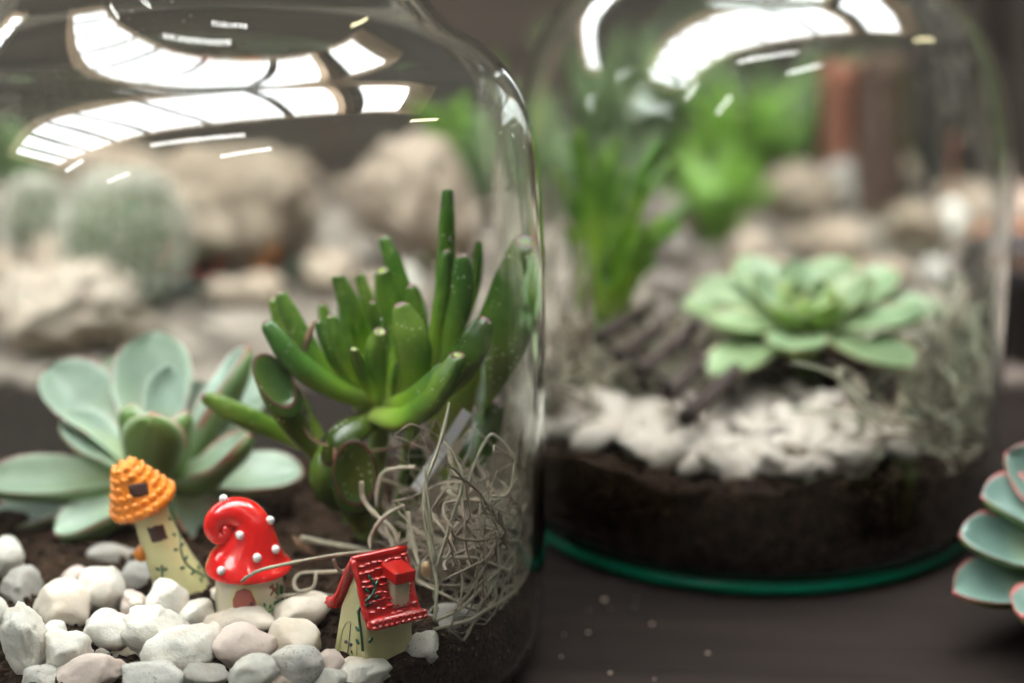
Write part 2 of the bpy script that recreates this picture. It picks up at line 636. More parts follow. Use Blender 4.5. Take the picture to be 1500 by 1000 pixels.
def tube_lamp(a, b, label, m):
    a, b = Vector(a) * 1000, Vector(b) * 1000
    root = thing('tube_lamp', label, 'lamp', (a + b) / 2, 'tube lamps overhead')
    MB().add(*tube([a, b], 26, 12)).build('tube', m, root)
    up = V3(0, 0, 45)
    mbh = MB()
    mbh.add(*tube([a + up, b + up], 20, 4))
    for p in (a, b):
        mbh.add(*tube([p, p + up], 18, 6))
    mbh.build('housing', M['frame'], root, smooth=False)
tube_lamp((-.64, -1.07, 2.5), (.54, -.61, 2.5), 'long tube lamp mirrored just below the skylight strip in the front jar', M['tube'])
tube_lamp((.43, -1.69, 2.5), (1.14, -1.17, 2.5), 'shorter tube lamp mirrored lower right of the longest one', M['tube'])
tube_lamp((-3.08, -2.53, 2.5), (-2.11, -1.77, 2.5), 'tube lamp mirrored at the left end of the skylight strip', M['tube'])
tube_lamp((-2.48, -4.07, 2.5), (-1.42, -2.92, 2.5), 'tube lamp mirrored lowest left on the front jar shoulder', M['tube'])
tube_lamp((2.83, 1.13, 2.5), (3.54, 1.9, 2.5), 'yellowish tube lamp mirrored below the right end of the skylight', M['tube_warm'])

# ------------------------------------------------------------------ jars
J1 = Vector((-84.9, 572.0, 0))
J2 = Vector((83.8, 689.0, 0))
PROF = [(94.6, 16), (94.7, 40), (94.6, 80), (94.4, 110), (94.0, 126), (93.4, 137), (92.7, 146), (91.8, 154), (90.4, 161), (88.3, 167),
        (85.2, 172.6), (81.0, 177.8), (76, 181.8), (71, 184.7), (67.2, 187.8), (63.5, 191.9), (60.3, 196.7), (57.9, 202), (56.4, 207.5), (55.8, 214), (56.2, 224)]

# the rear jar has a rounder, dome-like shoulder (mm, turned into the same units as PROF)
PROF2 = [(r / .905, z / .96) for r, z in [(85.6, 15.4), (85.7, 40), (85.7, 80), (85.6, 100), (85.3, 113), (84.6, 125), (83.0, 137.5), (80.2, 151), (75.6, 164), (69.4, 174.5),
         (61.5, 182), (54.5, 186.5), (49.6, 191), (47.2, 197.5), (46.5, 205), (46.7, 215)]]

def jar(name, c, sx, sz, label, gm, wall=1.7, shape=PROF):
    out = catmull([V3(r, z, 0) for r, z in shape], 6)
    for _ in range(3):
        out = [out[0]] + [(out[i - 1] + out[i] * 2 + out[i + 1]) / 4 for i in range(1, len(out) - 1)] + [out[-1]]
    O = [(p.x, p.y) for p in out]
    I = []
    for i, p in enumerate(out):
        t = out[min(i + 1, len(out) - 1)] - out[max(i - 1, 0)]
        t.normalize()
        I.append((p.x - t.y * wall, p.y + t.x * wall))
    # base corner (outer), from the axis outwards
    base = [(0, 1.6), (60, 1.4), (72, .2), (78, 0), (84, .8), (89, 3.2), (92.4, 7), (94, 11.5)]
    inner_base = [(I[0][0] - .5, 12), (I[0][0] - 2, 8.4), (I[0][0] - 5, 5.6), (I[0][0] - 10, 4.0), (60, 3.6), (0, 3.6)]
    lr, lz = shape[-1]
    lip = [(lr + 1, lz + 3), (lr + 1.3, lz + 5), (lr + .8, lz + 7), (lr - .8, lz + 7.6), (lr - 2.4, lz + 6.6), (lr - 3, lz + 4)]
    prof = base + O + lip + list(reversed(I)) + inner_base
    root = thing(name, label, 'glass jar', c)
    V, F = [], []
    seg = 128
    prof2 = [(r, z) for r, z in prof]
    VV, FF = lathe(prof2[1:-1], c.x, c.y, seg, sx, sz)
    n = len(prof2) - 2
    VV.append(V3(c.x, c.y, prof2[0][1] * sz)); bi = len(VV) - 1
    VV.append(V3(c.x, c.y, prof2[-1][1] * sz)); ti = len(VV) - 1
    for k in range(seg):
        k2 = (k + 1) % seg
        FF.append((bi, k2, k))
        FF.append((ti, (n - 1) * seg + k, (n - 1) * seg + k2))
    MB().add(VV, FF).build('wall', gm, root)
    return root

jar('glass_jar', J1, 1, 1, 'large clear glass jar in front holding the miniature houses', M['glass'])
jar('glass_jar', J2, .905, .96, 'smaller blurred glass jar behind, with a green glow painted round its base', M['glass_far'], shape=PROF2)
# added green ring, coloured as the light glowing in the rear jar's base
def glow_ring():
    m, nt, b, out = mat('green_base_glow')
    b.inputs['Base Color'].default_value = (.0, .30, .14, 1)
    b.inputs['Roughness'].default_value = .15
    b.inputs['Transmission Weight'].default_value = .1
    b.inputs['IOR'].default_value = 1.5
    v = coords(nt)
    c = mix(nt, noise_t(nt, v, 30), (.0, .16, .08), (.01, .42, .23))
    nt.links.new(c, b.inputs['Base Color'])
    return m
M['base_glow'] = glow_ring()

IR1 = 91.8               # usable inner radius of the front jar
IR2 = 82.6

def soil1(x, y):
    dx, dy = x - J1.x, y - J1.y
    r = math.hypot(dx, dy)
    z = 28.5 + 2.4 * noise.fractal(V3(x * .05, y * .05, 1), 1, 2, 4) + 1.2 * noise.noise(V3(x * .25, y * .25, 4))
    z += 3.0 * max(0, dx / 90) + 1.5 * (r / 90) ** 4 * noise.noise(V3(math.atan2(dy, dx) * 3, 0, 2))
    return z

def soil2(x, y):
    dx, dy = x - J2.x, y - J2.y
    z = 37 + 2.5 * noise.fractal(V3(x * .05, y * .05, 9), 1, 2, 4)
    a = dx / 80
    z += 4 * math.exp(-((a - .1) / .35) ** 2) * 0 - 5 * abs(a) ** 2 + 2.5 * math.sin(a * 6)
    return z

def soil(name, c, IR, hf, label, zb, rc):
    nr, ns = 46, 150
    V, F, cc = [], [], []
    V.append(V3(c.x, c.y, hf(c.x, c.y)))
    for i in range(1, nr + 1):
        r = IR * i / nr
        for k in range(ns):
            a = 2 * math.pi * k / ns
            x, y = c.x + r * math.cos(a), c.y + r * math.sin(a)
            V.append(V3(x, y, hf(x, y)))
    for k in range(ns):
        F.append((0, 1 + k, 1 + (k + 1) % ns))
    for i in range(nr - 1):
        for k in range(ns):
            a, b = 1 + i * ns + k, 1 + i * ns + (k + 1) % ns
            F.append((a, a + ns, b + ns, b))
    last = 1 + (nr - 1) * ns
    rows = [(1.0, rc + 4), (.992, rc), (.968, rc - 3.2), (.93, zb + 1), (.87, zb)]
    prev = last
    for (f, z) in rows:
        st = len(V)
        for k in range(ns):
            a = 2 * math.pi * k / ns
            j = 1 + .006 * noise.noise(V3(math.cos(a) * 9, math.sin(a) * 9, z * .3))
            V.append(V3(c.x + IR * f * j * math.cos(a), c.y + IR * f * j * math.sin(a), z))
        for k in range(ns):
            k2 = (k + 1) % ns
            F.append((prev + k, st + k, st + k2, prev + k2))
        prev = st
    F.append(tuple(prev + k for k in range(ns)))
    mb = MB().add(V, F)
    # crumbs lying on the surface and pressed against the glass
    iv, if_ = ico(1)
    for _ in range(1500):
        r = IR * math.sqrt(random.random()) * .985
        a = random.random() * 2 * math.pi
        x, y = c.x + r * math.cos(a), c.y + r * math.sin(a)
        s = random.choice((.5, .6, .8, 1.0, 1.5, 2.0))
        z = hf(x, y) + s * .3
        if random.random() < .12:
            r = IR - s * .6
            x, y = c.x + r * math.cos(a), c.y + r * math.sin(a)
            z = hf(x, y) - random.random() * 14
        off = V3(random.random() * 50, 0, 0)
        mb.add([V3(x, y, z) + p * s * (.7 + .6 * abs(noise.noise(p * 1.7 + off))) for p in iv], if_)
    o = mb.build(name, M['soil'], None, V3(c.x, c.y, zb))
    o['kind'] = 'stuff'
    return tag(o, label, 'soil')
soil('potting_soil', J1, IR1, soil1, 'dark potting soil filling the bottom of the front jar', 4.4, 11)
soil('potting_soil', J2, IR2, soil2, 'thick layer of dark soil in the bottom of the rear jar', 4.3, 10.5)
MB().add(*lathe([(88.6 + 2.4 * math.cos(k * math.pi / 8), 3.2 + 2.6 * math.sin(k * math.pi / 8)) for k in range(16)], J2.x, J2.y, 128, .905, .96, True)).build('base_glow_ring', M['base_glow'], [o for o in COL.objects if o.name == 'glass_jar.001'][0])

# ------------------------------------------------------------------ pebbles
def stone_mesh(c, dims, seed, cuts=7, sub=4, rough=.06, yaw=0, roll=0, lump=.18, spike=0):
    rnd = random.Random(seed)
    iv, if_ = ico(sub)
    planes = []
    for _ in range(cuts):
        n = Vector((rnd.gauss(0, 1), rnd.gauss(0, 1), rnd.gauss(0, 1))).normalized()
        planes.append((n, rnd.uniform(.62, .9)))
    off = V3(seed * 3.7, seed * 1.3, 0)
    rot = Matrix.Rotation(yaw, 3, 'Z') @ Matrix.Rotation(roll, 3, 'Y')
    V = []
    for p in iv:
        q = p.copy()
        q *= 1 + lump * noise.noise(p * 1.1 + off)
        for n, d in planes:
            k = q.dot(n) - d
            if k > 0:
                q -= n * (k * .86)
        q *= 1 + rough * noise.fractal(p * 3.2 + off, 1, 2, 4)
        q = V3(q.x * dims[0], q.y * dims[1], q.z * dims[2])
        V.append(rot @ q + c)
    return V, if_

def stone(name, c, dims, m, seed, label, cat, group=None, parent=None, **kw):
    V, F = stone_mesh(c, dims, seed, **kw)
    o = MB().add(V, F).build(name, m, None, c)
    return tag(o, label, cat, group)

# u, v, width px, height px, material, label, optional (z raise, cuts, roll)
PEB = [
 (90, 888, 90, 74, 'beige', 'large rounded beige pebble left, behind the tall knobbly white one', 1.5, 5, .2),
 (150, 866, 68, 76, 'white', 'pale triangular pebble standing between the beige pebble and the tower house', 1.5, 6, .3),
 (200, 846, 62, 44, 'grey', 'grey shaded pebble against the left foot of the tower house', 0, 5, 0),
 (166, 812, 78, 30, 'grey', 'long flat grey pebble furthest back, under the blue-green rosette', 0, 4, -.1),
 (40, 936, 62, 100, 'white', 'tall knobbly white pebble near the left edge', 4, 8, .1),
 (98, 952, 70, 60, 'white', 'pointed white pebble in front of the large beige one', 3, 8, .2),
 (160, 922, 72, 58, 'white', 'blocky white pebble between the pointed one and the big white blocks', 2, 7, 0),
 (246, 880, 60, 56, 'white', 'roundish white pebble at the foot of the tower house', 3, 7, .4),
 (228, 926, 92, 78, 'white', 'large white block pebble with a squared corner, rear of the two big ones', 3, 9, -.2),
 (268, 950, 112, 70, 'white', 'largest white pebble, sloping, in front of the squared block', 3, 7, .25),
 (287, 899, 46, 46, 'white', 'small white pebble between the tower house and mushroom house', 1, 7, .3),
 (196, 882, 34, 44, 'pink', 'small pinkish pebble between the triangular pebble and the tower house', .5, 6, 0),
 (132, 982, 96, 50, 'pink', 'pinkish dumbbell shaped pebble at the bottom left', 2, 6, .25),
 (222, 992, 100, 46, 'speck', 'wide white pebble with black specks at the bottom edge', 1, 7, 0),
 (355, 946, 88, 62, 'pink', 'pink rounded pebble in front of the mushroom house door', 2, 4, .1),
 (352, 909, 100, 42, 'beige', 'long cream pebble right below the mushroom house door', 1, 5, .12),
 (431, 936, 72, 58, 'beige', 'cream rounded pebble beside the pink one, left of the cottage', 2, 4, .1),
 (434, 973, 74, 54, 'speck', 'smooth white oval pebble with fine specks, bottom middle', 2.5, 2, .05),
 (437, 898, 96, 50, 'beige', 'long whitish pebble lying between mushroom house and cottage', 1, 4, .35),
 (534, 996, 92, 48, 'white', 'white pebble with soil crumbs right in front of the cottage', -1, 8, .15),
 (482, 970, 44, 38, 'pink', 'small tan pebble left of the cottage corner', .5, 6, .2),
 (618, 948, 52, 46, 'speck', 'upright pebble covered in black specks right of the cottage', -1.5, 5, .5),
 (369, 988, 70, 50, 'white', 'white pebble at the bottom edge under the pink one', 2, 7, .2),
 (655, 906, 76, 44, 'grey', 'greyish speckled pebble under the moss right of the cottage', -2, 5, .2),
 (-8, 905, 44, 70, 'white', 'white pebble cut by the left edge of the picture', 3, 6, .1),
 (6, 818, 50, 60, 'white', 'white pebble at the left edge beneath the rosette leaves', 1, 6, 0),
 (32, 862, 60, 58, 'grey', 'rough greyish pebble left of the large beige one', 0, 8, .2),
 (312, 930, 34, 40, 'beige', 'small tan pebble wedged left of the pink rounded one', .5, 6, .3),
 (82, 925, 36, 36, 'white', 'small white pebble wedged behind the pointed one', 0, 5, 0),
 (298, 990, 66, 40, 'grey', 'grey pebble at the bottom edge below the largest white one', 0, 7, 0),
 (62, 992, 70, 44, 'speck', 'speckled pebble at the bottom left corner', -1, 7, 0),
 (108, 842, 40, 28, 'pink', 'small curled pinkish pebble behind the large beige one', 0, 6, .2),
 (187, 952, 60, 40, 'beige', 'tan pebble half hidden under the blocky white one', -2, 5, 0),
 (478, 1000, 60, 40, 'white', 'white pebble at the bottom edge left of the soil-dusted one', 0, 6, .1),
 (322, 868, 34, 26, 'beige', 'little tan pebble beside the left wall of the mushroom house', -1, 6, .1),
 (400, 1004, 60, 40, 'pink', 'pinkish pebble at the bottom edge under the smooth oval', -1, 6, .1),
]
def place_on(u, v, h, hf, raise_=0):
    z = 30.0
    for _ in range(6):
        p = onz(u, v, z)
        z = hf(p.x, p.y) + h * .28 + raise_
    return onz(u, v, z)
for i, (u, v, w, h, m, label, rz, cuts, roll) in enumerate(PEB):
    p = onz(u, v, 33)
    s = pxmm(p)
    cuts = max(2, round(cuts * .7))
    a, b = w * s / 2 * 1.1, h * s / 2 * 1.1
    p = place_on(u, v, b, soil1, rz)
    dep = min(a, b) * 1.0 + 1.0
    d = Vector((p.x - J1.x, p.y - J1.y, 0))
    lim = IR1 - 1.0 - min(a, b) * .85
    if d.length > lim:
        k = lim / d.length
        p = Vector((J1.x + d.x * k, J1.y + d.y * k, p.z))
    stone('pebble', p, (a, dep, b), M[m], 11 + i, label, 'pebble', 'pebbles in the front jar', cuts=cuts, roll=-roll, yaw=(i % 5 - 2) * .12, rough=.06 if cuts < 6 else .12, lump=.25)

rs = random.Random(77)
for i in range(30):
    u, v = rs.uniform(10, 600), rs.uniform(870, 1000)
    if 470 < u < 610 and v < 965 or 300 < u < 430 and v < 900:
        continue
    p = onz(u, v, 31)
    z = soil1(p.x, p.y) + rs.uniform(1.0, 4.0)
    p = onz(u, v, z)
    if (Vector((p.x - J1.x, p.y - J1.y))).length > IR1 - 4:
        continue
    a = rs.uniform(1.5, 2.8)
    stone('small_pebble', p, (a, a * .8, a * .75), M[rs.choice(('white', 'beige', 'pink', 'grey'))], 500 + i, 'tiny pebble wedged in a gap between the larger pebbles', 'pebble', 'tiny pebbles filling gaps in the front jar', cuts=6, sub=3, rough=.12, yaw=rs.uniform(0, 3))

# ------------------------------------------------------------------ leaf builders
def round_leaf(mb, pts, W, thick=.6, face=None, tip='point', sides=18, m=22, prof=None, colr=1.0):
    """fleshy finger leaf along pts (mm); W = full width mm; tip point | spoon"""
    P = resample(catmull(pts, 8), m)
    face = Vector(face) if face is not None else V3(0, -1, .4)
    prof = prof or ([(0, .55), (.25, .8), (.6, 1), (.85, .9), (1, .62)] if tip != 'spoon' else [(0, .4), (.3, .6), (.6, .9), (.85, 1.08), (1, 1.0)])
    V, F, C = [], [], []
    rings = []
    n = len(P)
    for i, p in enumerate(P):
        t = i / (n - 1)
        T = (P[min(i + 1, n - 1)] - P[max(i - 1, 0)]).normalized()
        S = T.cross(face)
        S = S.normalized() if S.length > 1e-6 else T.orthogonal().normalized()
        Nn = S.cross(T)
        rings.append((p, S, Nn, T, W / 2 * table(t, prof), t, 0))
    p, S, Nn, T, w, t, _ = rings[-1]
    sl = 0.0
    if tip == 'point':
        for k, (f, d, g) in enumerate([(.93, .22, .15), (.8, .46, .4), (.6, .68, .75), (.38, .82, 1.0), (.15, .88, 1.0)]):
            rings.append((p + T * (w * d), S, Nn, T, w * f, 1, g))
    elif tip == 'cup':
        sl = .35
        for f, d, g, tt in [(.96, .2, .1, 1), (.84, .38, .5, 1), (.70, .46, .95, .9), (.54, .42, .75, .5), (.36, .26, .3, .25), (.15, .2, .7, .2)]:
            rings.append((p + T * (w * d), S, Nn, T, w * f, tt, g))
    else:
        sl = 1.5
        for f, d, g, tt in [(1.0, .12, .5, 1), (.94, .17, .9, 1), (.87, .14, .5, 1), (.78, .02, .0, 1), (.6, -.18, .0, 1), (.4, -.3, 0, .9), (.15, -.36, 0, .9)]:
            rings.append((p + T * (w * d), S, Nn, T, w * f, tt, g))
    nb = len(P)
    for ri, (p, S, Nn, T, w, t, g) in enumerate(rings):
        ease = 0 if not sl else min(1, max(0, (ri / (nb - 1) - (.5 if tip == 'spoon' else .78)) / (.5 if tip == 'spoon' else .22)))
        for k in range(sides):
            a = 2 * math.pi * k / sides
            q = p + S * (math.cos(a) * w) + Nn * (math.sin(a) * w * thick)
            q -= T * (math.sin(a) * w * sl * ease)
            V.append(q)
            C.append((t * colr, g, 0, 1))
    for i in range(len(rings) - 1):
        for k in range(sides):
            a, b = i * sides + k, i * sides + (k + 1) % sides
            F.append((a, b, b + sides, a + sides))
    F.append(tuple(reversed(range(sides))))
    F.append(tuple(range((len(rings) - 1) * sides, len(rings) * sides)))
    mb.add(V, F, C)

WSPAT = [(0, .56), (.15, .64), (.35, .82), (.50, .97), (.64, 1.0), (.77, .93), (.87, .76), (.94, .5), (.98, .24), (1, .04)]
def flat_leaf(mb, base, ctrl, tip, W, up, cup=.25, thick=3.2, ns=22, nt=11, wave=0, seed=0, prof=WSPAT, curl=0):
    base, ctrl, tip = Vector(base), Vector(ctrl), Vector(tip)
    up = Vector(up).normalized()
    V, F, C = [], [], []
    rows = []
    for i in range(ns + 1):
        s = i / ns
        p = base * (1 - s) ** 2 + ctrl * 2 * s * (1 - s) + tip * s * s
        T = ((ctrl - base) * (1 - s) + (tip - ctrl) * s).normalized()
        S = T.cross(up).normalized()
        Nn = S.cross(T).normalized()
        rows.append((s, p, T, S, Nn))
    L = (tip - base).length
    for side in (1, -1):
        for (s, p, T, S, Nn) in rows:
            w = W / 2 * table(s, prof)
            th = thick * (1 - .55 * s) * (1 if s < .97 else .5)
            for j in range(nt + 1):
                x = -1 + 2 * j / nt
                body = math.sqrt(max(0, 1 - abs(x) ** 2.6))
                off = cup * w * (x * x - .35)
                off += curl * L * max(0, s - .75) ** 2
                off += wave * noise.noise(V3(s * 3, x * 1.5, seed))
                dz = (.12 if side > 0 else -.95) * th * body
                if side < 0:
                    dz -= .25 * th * (1 - abs(x)) * (1 - s)
                V.append(p + S * (x * w) + Nn * (off + dz))
                e = max(abs(x) ** 3, table(s, [(0, 0), (.93, .0), (.985, .95), (1, 1)]))
                if s < .35:
                    e *= s / .35
                C.append((s, e, 1.0 if side > 0 else (0.0 if abs(x) < .97 else .5), 1))
    w1 = nt + 1
    half = (ns + 1) * w1
    for i in range(ns):
        for j in range(nt):
            a = i * w1 + j
            F.append((a, a + 1, a + w1 + 1, a + w1))
            b = half + a
            F.append((b, b + w1, b + w1 + 1, b + 1))
    for i in range(ns):
        for j, fl in ((0, 0), (nt, 1)):
            a = i * w1 + j
            q = (a, a + w1, half + a + w1, half + a)
            F.append(q if not fl else tuple(reversed(q)))
    for i, fl in ((0, 1), (ns, 0)):
        for j in range(nt):
            a = i * w1 + j
            q = (a, a + 1, half + a + 1, half + a)
            F.append(q if fl == 0 else tuple(reversed(q)))
    mb.add(V, F, C)

# ------------------------------------------------------------------ finger jade in the front jar
def finger_jade():
    y0 = 577.0
    root = thing('finger_jade_plant', 'green finger jade plant with tubular purple-tipped leaves in the front jar', 'succulent', onz(535, 772, 29))
    hub = (560, 590)
    # name list of leaves: pixel path with depth offset (mm, negative towards camera), width px, tip, thickness, face, material
    L = [
     ([(556, 588, -2), (500, 572, -8), (440, 535, -10), (410, 500, -10), (394, 478, -9)], 38, 'point', .8, None, 0),
     ([(530, 575, 3), (480, 545, 3), (440, 490, 4), (412, 434, 5)], 32, 'point', .8, None, 0),
     ([(520, 575, 9), (460, 540, 10), (420, 490, 12), (402, 442, 13)], 28, 'point', .8, None, 0),
     ([(552, 575, 5), (532, 510, 6), (515, 455, 5), (497, 408, 4)], 36, 'cup', .85, (0, .35, 1), 0),
     ([(555, 570, 12), (548, 490, 13), (538, 440, 13), (528, 405, 13)], 24, 'point', .9, None, 0),
     ([(575, 570, 18), (592, 450, 19), (580, 395, 20), (563, 352, 21)], 30, 'point', .8, None, 0),
     ([(560, 570, 8), (556, 490, 8), (546, 445, 7)], 20, 'point', .9, None, 0),
     ([(572, 575, 14), (574, 480, 15), (566, 430, 16), (560, 400, 16)], 40, 'cup', .5, (0, -.3, 1), 0),
     ([(600, 580, 10), (613, 490, 10), (604, 425, 10)], 34, 'point', .8, None, 0),
     ([(590, 590, -3), (606, 550, -6), (604, 500, -8), (590, 456, -7)], 54, 'point', .55, None, 0),
     ([(545, 585, -3), (515, 545, -6), (497, 505, -7), (485, 466, -7)], 24, 'point', .9, None, 0),
     ([(540, 580, 0), (500, 540, -1), (478, 500, -2), (467, 474, -2)], 22, 'point', .9, None, 0),
     ([(550, 592, -6), (538, 560, -10), (526, 532, -13), (519, 512, -15)], 23, 'cup', .95, (0, -.2, 1), 0),
     ([(556, 592, -4), (552, 550, -7), (550, 510, -8), (556, 488, -9)], 34, 'cup', .8, (.25, -.5, 1), 0),
     ([(625, 560, 4), (640, 490, 4), (652, 400, 4), (655, 330, 3), (656, 282, 3)], 27, 'cup', .95, (0, .2, 1), 0),
     ([(630, 560, -1), (640, 480, 0), (650, 420, 0), (654, 372, 0)], 24, 'point', .9, None, 0),
     ([(648, 560, 0), (664, 480, 0), (675, 430, 0), (677, 382, 0)], 40, 'point', .6, None, 0),
     ([(680, 480, 12), (697, 420, 12), (703, 356, 12)], 17, 'point', .9, None, 0),
     ([(640, 640, 0), (690, 570, -4), (738, 480, -5), (764, 400, -3), (772, 365, -2)], 92, 'cup', .42, (-.45, -.9, .3), 1),
     ([(620, 590, -5), (660, 550, -11), (690, 510, -14), (706, 478, -14)], 58, 'point', .5, (-.3, -.8, .6), 1),
     ([(548, 606, -8), (590, 612, -16), (630, 585, -20), (655, 545, -21), (666, 525, -21)], 56, 'cup', .7, (-.5, -.2, 1), 0),
     ([(560, 596, -5), (600, 585, -10), (632, 560, -12), (645, 540, -12)], 34, 'point', .7, None, 0),
     ([(462, 665, -4), (440, 630, -10), (418, 590, -13), (404, 560, -14)], 58, 'spoon', .55, (.55, -.75, .5), 1),
     ([(470, 660, 6), (420, 635, 6), (360, 610, 3), (304, 583, 1)], 34, 'point', .6, None, 0),
     ([(552, 612, -3), (528, 622, -9), (502, 640, -13), (482, 668, -14)], 50, 'point', .55, (-.3, -.8, .6), 2),
     ([(505, 640, -5), (482, 668, -10), (476, 700, -12), (492, 735, -11)], 50, 'point', .5, (-.2, -1, .2), 1),
     ([(530, 772, -6), (526, 750, -12), (522, 722, -17), (520, 695, -20)], 66, 'spoon', .6, (.1, -.85, .55), 1),
     ([(650, 700, 0), (690, 670, -3), (714, 630, -4), (726, 600, -3)], 44, 'point', .5, (-.3, -.9, .4), 1),
     ([(600, 600, 4), (640, 590, 8), (670, 560, 10), (690, 520, 11)], 40, 'point', .6, None, 0),
     ([(470, 640, 8), (445, 610, 8), (440, 585, 7)], 30, 'point', .7, None, 0),
     ([(575, 585, -2), (580, 555, -3), (582, 535, -3)], 16, 'point', .9, None, 0),
     ([(590, 595, -2), (612, 570, -2), (622, 545, -2)], 18, 'point', .9, None, 0),
     ([(610, 740, 2), (612, 700, 0), (608, 660, 0)], 34, 'point', .5, None, 1),
    ]
    rl = random.Random(9)
    for k in range(26):
        # shorter inner and rear leaves that fill the clump
        bu, bv = rl.uniform(520, 630), rl.uniform(570, 610)
        tu, tv = bu + rl.uniform(-75, 75), rl.uniform(440, 530)
        d = rl.uniform(2, 22)
        L.append(([(bu, bv, d), ((bu + tu) / 2 + rl.uniform(-12, 12), (bv + tv) / 2, d + 1), (tu, tv, d + 3)], rl.uniform(13, 25), rl.choice(('point', 'cup', 'point')), .85, None, 0))
    for pts, w, tip, th, face, dk in L:
        P = [at(u, v, y0 + dy) for u, v, dy in pts]
        if face is None:
            face = (0, -1, .35)
        mb = MB()
        Wm = w * pxmm(P[len(P) // 2])
        round_leaf(mb, P, Wm, th, face, tip)
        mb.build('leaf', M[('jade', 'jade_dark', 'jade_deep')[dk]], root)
    for pts, w0, w1 in [([(560, 592, 0), (556, 640, 0), (546, 700, 0), (538, 785, 0)], 26, 34), ([(610, 600, 4), (600, 660, 4), (590, 740, 3), (585, 790, 3)], 22, 28), ([(470, 655, 4), (490, 690, 4), (515, 760, 3)], 20, 24)]:
        P = resample(catmull([at(u, v, y0 + dy) for u, v, dy in pts], 6), 16)
        s = pxmm(P[0])
        MB().add(*tube(P, [lerp(w0, w1, i / 16) * s / 2 * (1 + .1 * math.sin(i * 2.1)) for i in range(17)], 14)).build('stem', M['stem'], root)
finger_jade()

# dry flower stalk hanging over the jade plant
def dry_stalk():
    root = thing('dry_stalk', 'thin brown dried stalk with two withered buds across the jade stem', 'stalk', at(493, 655, 562))
    y = 564
    P = catmull([at(u, v, y + d) for u, v, d in [(441, 578, 6), (441, 612, 2), (455, 640, 0), (492, 654, -2), (540, 659, -2), (590, 652, 0), (620, 647, 4), (640, 665, 8)]], 8)
    MB().add(*tube(P, .33, 7)).build('stem', M['dry'], root)
    for pts in ([(490, 654), (494, 675), (496, 693)], [(492, 654), (504, 675), (516, 691)]):
        Q = resample(catmull([at(u, v, y - 3) for u, v in pts], 5), 8)
        MB().add(*tube(Q, [.35, .7, .95, 1.1, 1.1, 1.0, .9, .8, .45], 7)).build('bud', M['dry'], root)
dry_stalk()
def withered(pts, y, label, rads):
    Q = resample(catmull([at(u, v, y) for u, v in pts], 5), len(rads) - 1)
    tag(MB().add(*tube(Q, rads, 7)).build('withered_bud', M['dry'], None, Q[0]), label, 'bud')
withered([(445, 518), (452, 492), (460, 470)], 573, 'brown withered bud stuck on the left jade leaves', [.3, .5, .9, 1.2, 1.1, .7, .3])
withered([(428, 783), (440, 797), (462, 812)], 566, 'brown withered bud lying right of the mushroom house', [.3, .8, 1.3, 1.5, 1.2, .7, .3])

# white diagonal strip behind the moss
def white_strip():
    a, b = at(684, 602, 562), at(608, 716, 558)
    d = (b - a).normalized()
    s = d.cross(V3(0, -1, .2)).normalized() * 1.6
    n = V3(0, 1, 0) * .5
    V = [a + s, a - s, b - s * .9, b + s * .9, a + s + n, a - s + n, b - s * .9 + n, b + s * .9 + n]
    o = MB().add(V, [(0, 1, 2, 3), (7, 6, 5, 4), (0, 4, 5, 1), (1, 5, 6, 2), (2, 6, 7, 3), (3, 7, 4, 0)]).build('white_strip', M['strip_p'], None, b, smooth=False)
    tag(o, 'white strip slanting behind the moss', 'label')
white_strip()

